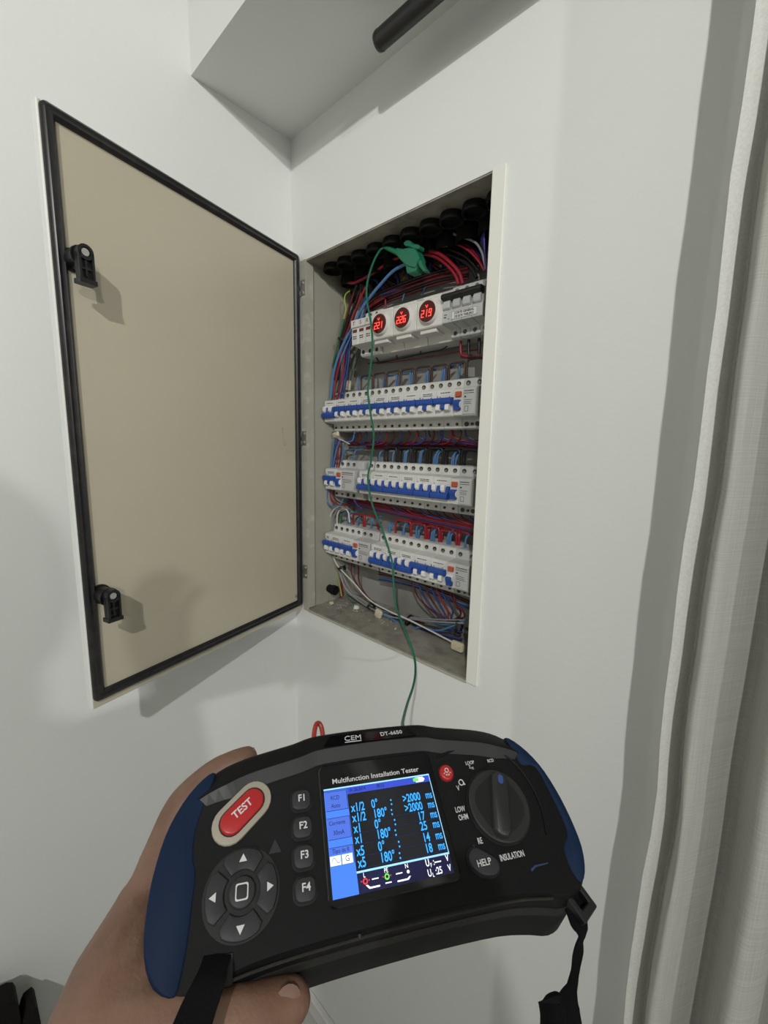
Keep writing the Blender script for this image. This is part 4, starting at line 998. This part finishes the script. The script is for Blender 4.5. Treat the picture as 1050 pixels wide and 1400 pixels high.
# ------------------------------------------------------------------ curtain and rod
RY, RZ = -.060, 1.898
rod = thing('curtain_rod', 'black metal curtain rod under the white soffit', 'curtain rod', (.284, RY, RZ))
MB().cyl((0.004, 0, 0), (1.9, 0, 0), .0112, n=24).build('pole', M['blackm'], rod)
MB().cyl((0, 0, 0), (.0045, 0, 0), .0104, .0116, n=24).build('end_cap', M['blackm'], rod)
for x in (.95, 1.75): MB().cyl((x, 0, .006), (x, 0, .0365), .005, n=10).cyl((x, 0, .033), (x, 0, .0362), .018, n=16).build('bracket', M['blackm'], rod)
def curtain_mat():
    m = bpy.data.materials.new('sheer_linen'); m.use_nodes = True; nt = m.node_tree; L = nt.links
    out = nt.nodes['Material Output']; nt.nodes.remove(nt.nodes['Principled BSDF'])
    tc = nt.nodes.new('ShaderNodeTexCoord')
    uv = tc.outputs['UV']
    def streak(sx, sy, lo, hi):
        mp = nt.nodes.new('ShaderNodeMapping'); mp.inputs['Scale'].default_value = (sx, sy, 1); L.new(uv, mp.inputs['Vector'])
        n = nt.nodes.new('ShaderNodeTexNoise'); n.inputs['Scale'].default_value = 1; n.inputs['Detail'].default_value = 3; L.new(mp.outputs['Vector'], n.inputs['Vector'])
        r = nt.nodes.new('ShaderNodeMapRange'); r.inputs['From Min'].default_value = lo; r.inputs['From Max'].default_value = hi; L.new(n.outputs['Fac'], r.inputs['Value']); return r.outputs['Result']
    def math_(op, a, b_):
        q = nt.nodes.new('ShaderNodeMath'); q.operation = op; q.use_clamp = op != 'MULTIPLY'
        for i, x in enumerate((a, b_)):
            if isinstance(x, (int, float)): q.inputs[i].default_value = x
            else: L.new(x, q.inputs[i])
        return q.outputs[0]
    h1 = streak(14, 900, .35, .75); v1 = streak(900, 14, .35, .75); slub = streak(12, 300, .735, .78); slub2 = streak(300, 12, .745, .79)
    dens = math_('ADD', math_('ADD', math_('MULTIPLY', h1, .13), math_('MULTIPLY', v1, .11)), math_('ADD', math_('MULTIPLY', slub, .22), math_('MULTIPLY', slub2, .20)))
    alpha = math_('ADD', dens, .84)
    mx = nt.nodes.new('ShaderNodeMix'); mx.data_type = 'RGBA'
    mx.inputs['A'].default_value = (.47, .47, .435, 1); mx.inputs['B'].default_value = (.74, .74, .70, 1); L.new(dens, mx.inputs['Factor'])
    df = nt.nodes.new('ShaderNodeBsdfDiffuse'); tl = nt.nodes.new('ShaderNodeBsdfTranslucent'); tr = nt.nodes.new('ShaderNodeBsdfTransparent')
    L.new(mx.outputs['Result'], df.inputs['Color']); L.new(mx.outputs['Result'], tl.inputs['Color'])
    a = nt.nodes.new('ShaderNodeMixShader'); a.inputs[0].default_value = .22; L.new(df.outputs[0], a.inputs[1]); L.new(tl.outputs[0], a.inputs[2])
    c_ = nt.nodes.new('ShaderNodeMixShader'); L.new(alpha, c_.inputs[0]); L.new(tr.outputs[0], c_.inputs[1]); L.new(a.outputs[0], c_.inputs[2])
    L.new(c_.outputs[0], out.inputs['Surface']); return m
cp = [(.6825, -.081), (.6870, -.0800), (.6925, -.0750), (.6975, -.067), (.6990, -.069), (.7010, -.082), (.7030, -.098), (.7055, -.106), (.7110, -.104), (.7170, -.094), (.7260, -.080), (.7340, -.066), (.7400, -.064), (.7450, -.082), (.7500, -.102), (.7570, -.108), (.7680, -.098), (.7800, -.074), (.7880, -.062), (.7960, -.082), (.8060, -.102), (.8180, -.092)]
x = .83
while x < 1.7:
    cp.append((x, -.066+.030*math.sin(x*52)+.006*math.sin(x*17))); x += .013
cps = spline([(x, y, 0) for x, y in cp], 3)
lev = 40; vs = []; uvs = []; s_acc = [0]
for i in range(1, len(cps)): s_acc.append(s_acc[-1]+(cps[i]-cps[i-1]).length)
for k in range(lev+1):
    z = .02+(RZ+.012-.02)*k/lev
    for i, p in enumerate(cps):
        g = math.exp(-((z-1.02)/.06)**2)*.003 + .0008*math.sin(z*19+i*.05) + .0006*math.sin(z*43)
        kk = .75+.25*math.cos((z-1.0)*1.1)
        vs.append((p.x+g*(1 if i < 22 else .4), -.066+(p.y+.066)*kk, z)); uvs.append((s_acc[i], z))
n = len(cps); fs = [(k*n+i, k*n+i+1, (k+1)*n+i+1, (k+1)*n+i) for k in range(lev) for i in range(n-1)]
me = bpy.data.meshes.new('curtain'); me.from_pydata(vs, [], fs); ul = me.uv_layers.new(name='UVMap')
for lp in me.loops: ul.data[lp.index].uv = uvs[lp.vertex_index]
me.polygons.foreach_set('use_smooth', [True]*len(me.polygons)); me.materials.append(curtain_mat()); me.materials.append(mat('linen_hem', (.76, .76, .72), .85, noise=(500, (.68, .68, .64), .4, .7)))
for pg in me.polygons:
    if pg.index % (n-1) < 9: pg.material_index = 1
cu = link('curtain', me); tag(cu, 'sheer off-white linen curtain hanging in folds at the right edge', 'curtain')

# dark object at the lower left by the wall
bagp = at_x(28, 1385, .03)
bag = thing('bag', 'dark brown bag with two peaked flaps against the left wall, lower left corner', 'bag', (.02, bagp.y, 0))
def flap(uvs_, x0, x1, nm):
    q = [at_x(u, v, .05) for u, v in uvs_]
    b = MB().loft([[(x0, p.y-bagp.y, p.z) for p in q], [(x1, p.y-bagp.y, p.z) for p in q]])
    b.build(nm, M['brown'], bag, False, bevel=.0008)
flap(((0, 1373), (12, 1367), (21, 1366), (25, 1372), (28, 1389), (30, 1400), (40, 1500), (-40, 1500), (-40, 1390)), .002, .034, 'flap')
flap(((32, 1388), (36, 1379), (47, 1370), (51, 1374), (54, 1388), (57, 1404), (75, 1500), (25, 1500), (29, 1400)), .004, .038, 'flap')
MB().box((.0, -.16, .0), (.045, .035, .40)).build('body', M['brown'], bag, False, bevel=.01)

# ------------------------------------------------------------------ the person holding the tester
def skin_mat():
    return mat('skin', (.205, .115, .076), .5, noise=(45, (.155, .080, .052), .4, .7), bump=(420, .4, .0008))
SK = skin_mat()
def capsule(b, chain):
    """chain: (point, radius) pairs; a closed tapered tube with ball joints"""
    pts = [Vector(p) for p, r in chain]; rs = [r for p, r in chain]
    q = spline(pts, 4); n = len(q); rr = []
    for i in range(n):
        f_ = i/(n-1)*(len(rs)-1); k = min(int(f_), len(rs)-2); rr.append(rs[k]+(rs[k+1]-rs[k])*(f_-k))
    b.tube_raw(q, rr, 12)
    for p, r in ((q[0], rr[0]), (q[-1], rr[-1])):
        rings = []
        for a in range(1, 6):
            t = math.pi*a/6; rings.append([p+Vector((r*math.sin(t)*math.cos(k*math.pi/6), r*math.sin(t)*math.sin(k*math.pi/6), r*math.cos(t))) for k in range(12)])
        b.loft(rings)
def fuse(b, name, m, voxel, sm, parent=None):
    o = b.build(name, m, parent)
    md = o.modifiers.new('r', 'REMESH'); md.mode = 'VOXEL'; md.voxel_size = voxel; md.use_smooth_shade = True
    md = o.modifiers.new('s', 'SMOOTH'); md.factor = .5; md.iterations = sm
    dg = bpy.context.evaluated_depsgraph_get(); me = bpy.data.meshes.new_from_object(o.evaluated_get(dg))
    o.modifiers.clear(); old = o.data; o.data = me; bpy.data.meshes.remove(old); me.name = name
    if not me.materials: me.materials.append(m)
    return o
def H(u, v, z): return wl(dl(u, v, z*mm))
hb = MB()
wrist = H(128, 1470, -30)
capsule(hb, [(wrist, .026), (H(150, 1400, -32), .027), (H(172, 1320, -36), .024), (H(196, 1240, -40), .016)])
capsule(hb, [(H(190, 1440, -28), .022), (H(195, 1380, -28), .019), (H(208, 1300, -34), .016), (H(215, 1240, -40), .013)])
capsule(hb, [(H(182, 1290, -40), .017), (H(205, 1222, -38), .0135), (H(230, 1150, -36), .0118), (H(254, 1101, -33), .0122), (H(292, 1062, -29), .0105), (H(320, 1045, -26), .0092), (H(337, 1036, -24), .0078)])
for dz, y0, e in ((-8, 1262, (352, 1130)), (-12, 1300, (345, 1190)), (-15, 1335, (320, 1235))):
    z = -48+dz
    capsule(hb, [(H(190, y0+20, -44), .014), (H(228, y0-10, z-2), .0105), (H(275, (y0+e[1])/2, z-2), .0095), (H(e[0], e[1], z), .0078)])
capsule(hb, [(H(150, 1430, -26), .022), (H(210, 1410, -16), .0185), (H(275, 1402, -12), .0140), (H(335, 1390, -14), .0118), (H(372, 1377, -18), .0110), (H(399, 1368, -21), .0098)])
capsule(hb, [(H(200, 1350, -26), .016), (H(232, 1388, -18), .015), (H(285, 1410, -14), .013)])
elbow = Vector((.66, -.75, 1.12))
capsule(hb, [(H(150, 1405, -31), .026), (wrist, .0255), (wrist.lerp(elbow, .35), .034), (wrist.lerp(elbow, .75), .040), (elbow, .040)])
# the rest of the photographer stands behind the camera, face towards the cabinet
BF = Vector((-.68, .73, 0)).normalized(); BR = Vector((BF.y, -BF.x, 0))
BC = Vector((.945, -.835, 0)); HC = BC + BF*.03 + Vector((0, 0, 1.43))
capsule(hb, [(elbow, .038), (elbow.lerp(BC-BR*.185+Vector((0, 0, 1.20)), .5), .042)])
def blob(b, c, ax, n=14):
    rings = []
    for a in range(1, 9):
        t = math.pi*a/9
        rings.append([c + BR*ax[0]*math.sin(t)*math.cos(k*2*math.pi/n) + BF*ax[1]*math.sin(t)*math.sin(k*2*math.pi/n) + Vector((0, 0, ax[2]*math.cos(t))) for k in range(n)])
    b.loft(rings)
Z_ = Vector((0, 0, 1))
blob(hb, HC, (.076, .095, .108)); blob(hb, HC+BF*.035-Z_*.062, (.052, .058, .055))
capsule(hb, [(HC+BF*.088+Z_*.012, .008), (HC+BF*.104-Z_*.018, .012)])
capsule(hb, [(HC+BF*.086-BR*.022-Z_*.052, .007), (HC+BF*.092-Z_*.053, .008), (HC+BF*.086+BR*.022-Z_*.052, .007)])
for q in (-1, 1): blob(hb, HC+BR*q*.078-BF*.005-Z_*.01, (.010, .020, .032))
capsule(hb, [(HC-Z_*.06-BF*.015, .055), (HC-Z_*.16-BF*.03, .058), (HC-Z_*.22-BF*.03, .060)])
relb = Vector((1.045, -.665, 1.03)); rh = Vector((.845, -.600, 1.245)); rd = (rh-relb).normalized(); rs_ = Vector((.1, .7, -.7)); rs_ = (rs_-rd*rs_.dot(rd)).normalized(); ru = rd.cross(rs_)
capsule(hb, [(BC+BR*.165+Z_*1.20, .045), (relb, .040), (relb.lerp(rh, .55), .034), (rh, .026)])
capsule(hb, [(rh, .027), (rh+rd*.05, .031), (rh+rd*.085, .027)])
for q in range(4):
    f0 = rh+rd*.080+rs_*(.016*(q-1.5)*1.3); ln_ = (.062, .074, .070, .055)[q]
    capsule(hb, [(f0, .0105), (f0+rd*ln_*.45, .0095), (f0+rd*ln_*.75-ru*.016, .0085), (f0+rd*ln_*.80-ru*.034, .0078)])
capsule(hb, [(rh+rd*.03-rs_*.022, .013), (rh+rd*.055-rs_*.044-ru*.01, .0115), (rh+rd*.085-rs_*.052-ru*.02, .0095)])
person = fuse(hb, 'person', SK, .0022, 5)
tag(person, 'photographer whose bare left hand grips the blue side of the tester', 'person')
sb_ = MB()
def ell(z, w_, d_, off=0): return [BC + BF*off + BR*w_*math.cos(k*math.pi/12) + BF*d_*math.sin(k*math.pi/12) + Z_*z for k in range(24)]
sb_.loft([ell(.84, .170, .120), ell(.95, .165, .115), ell(1.05, .165, .115), ell(1.100, .185, .120), ell(1.190, .175, .110), ell(1.250, .120, .085), ell(1.275, .066, .066, -.005)])
for q, e_ in ((-1, elbow), (1, relb)):
    sh_ = BC+BR*q*.165+Z_*1.195
    capsule(sb_, [(sh_, .062), (sh_.lerp(e_, .45), .055), (sh_.lerp(e_, .75), .056)])
fuse(sb_, 'shirt', mat('dark_shirt', (.03, .032, .04), .85), .006, 4, person).parent = person
tb_ = MB()
for q in (-1, 1): capsule(tb_, [(BC+BR*q*.085+Z_*.84, .105), (BC+BR*q*.10+BF*.02+Z_*.46, .075), (BC+BR*q*.105+Z_*.07, .060)])
tb_.loft([ell(.78, .165, .118), ell(.90, .163, .115)])
fuse(tb_, 'trousers', mat('dark_trousers', (.03, .035, .05), .85), .008, 4, person).parent = person
for q in (-1, 1):
    fb_ = MB(); capsule(fb_, [(BC+BR*q*.105-BF*.05+Z_*.045, .044), (BC+BR*q*.112+BF*.08+Z_*.040, .040), (BC+BR*q*.116+BF*.18+Z_*.034, .033)])
    fuse(fb_, 'shoe', M['black'], .006, 3, person).parent = person
hr = MB(); blob(hr, HC+Z_*.018-BF*.016, (.083, .094, .106))
fuse(hr, 'hair', M['brown'], .005, 2, person).parent = person
for q in (-1, 1):
    eb_ = MB(); blob(eb_, HC+BF*.082+BR*q*.031+Z_*.012, (.012, .012, .009)); eb_.build('eye', M['label'], person)
def nail(c_, ax_, up_, l, w_):
    ax_ = Vector(ax_).normalized(); up_ = Vector(up_); up_ = (up_-ax_*up_.dot(ax_)).normalized(); s = ax_.cross(up_)
    rings = []
    for h, k in ((-.0012, 1), (.0004, 1), (.0009, .75), (.0011, .3)):
        rings.append([c_+ax_*l*k*math.cos(t*math.pi/8)+s*w_*k*math.sin(t*math.pi/8)+up_*(h-.0010*abs(math.sin(t*math.pi/8))**2*k) for t in range(16)])
    MB().loft(rings).build('fingernail', M_nail, person, True, 50)
M_nail = mat('fingernail', (.21, .13, .098), .3)

nail(H(337, 1030, -22), H(338, 1036, -25)-H(322, 1047, -27), TR @ Vector((-.1, .75, .65)), .0058, .0046)
nail(H(393, 1367, -11), H(399, 1368, -21)-H(372, 1377, -18), TR @ Vector((.25, -.45, .85)), .0065, .0052)
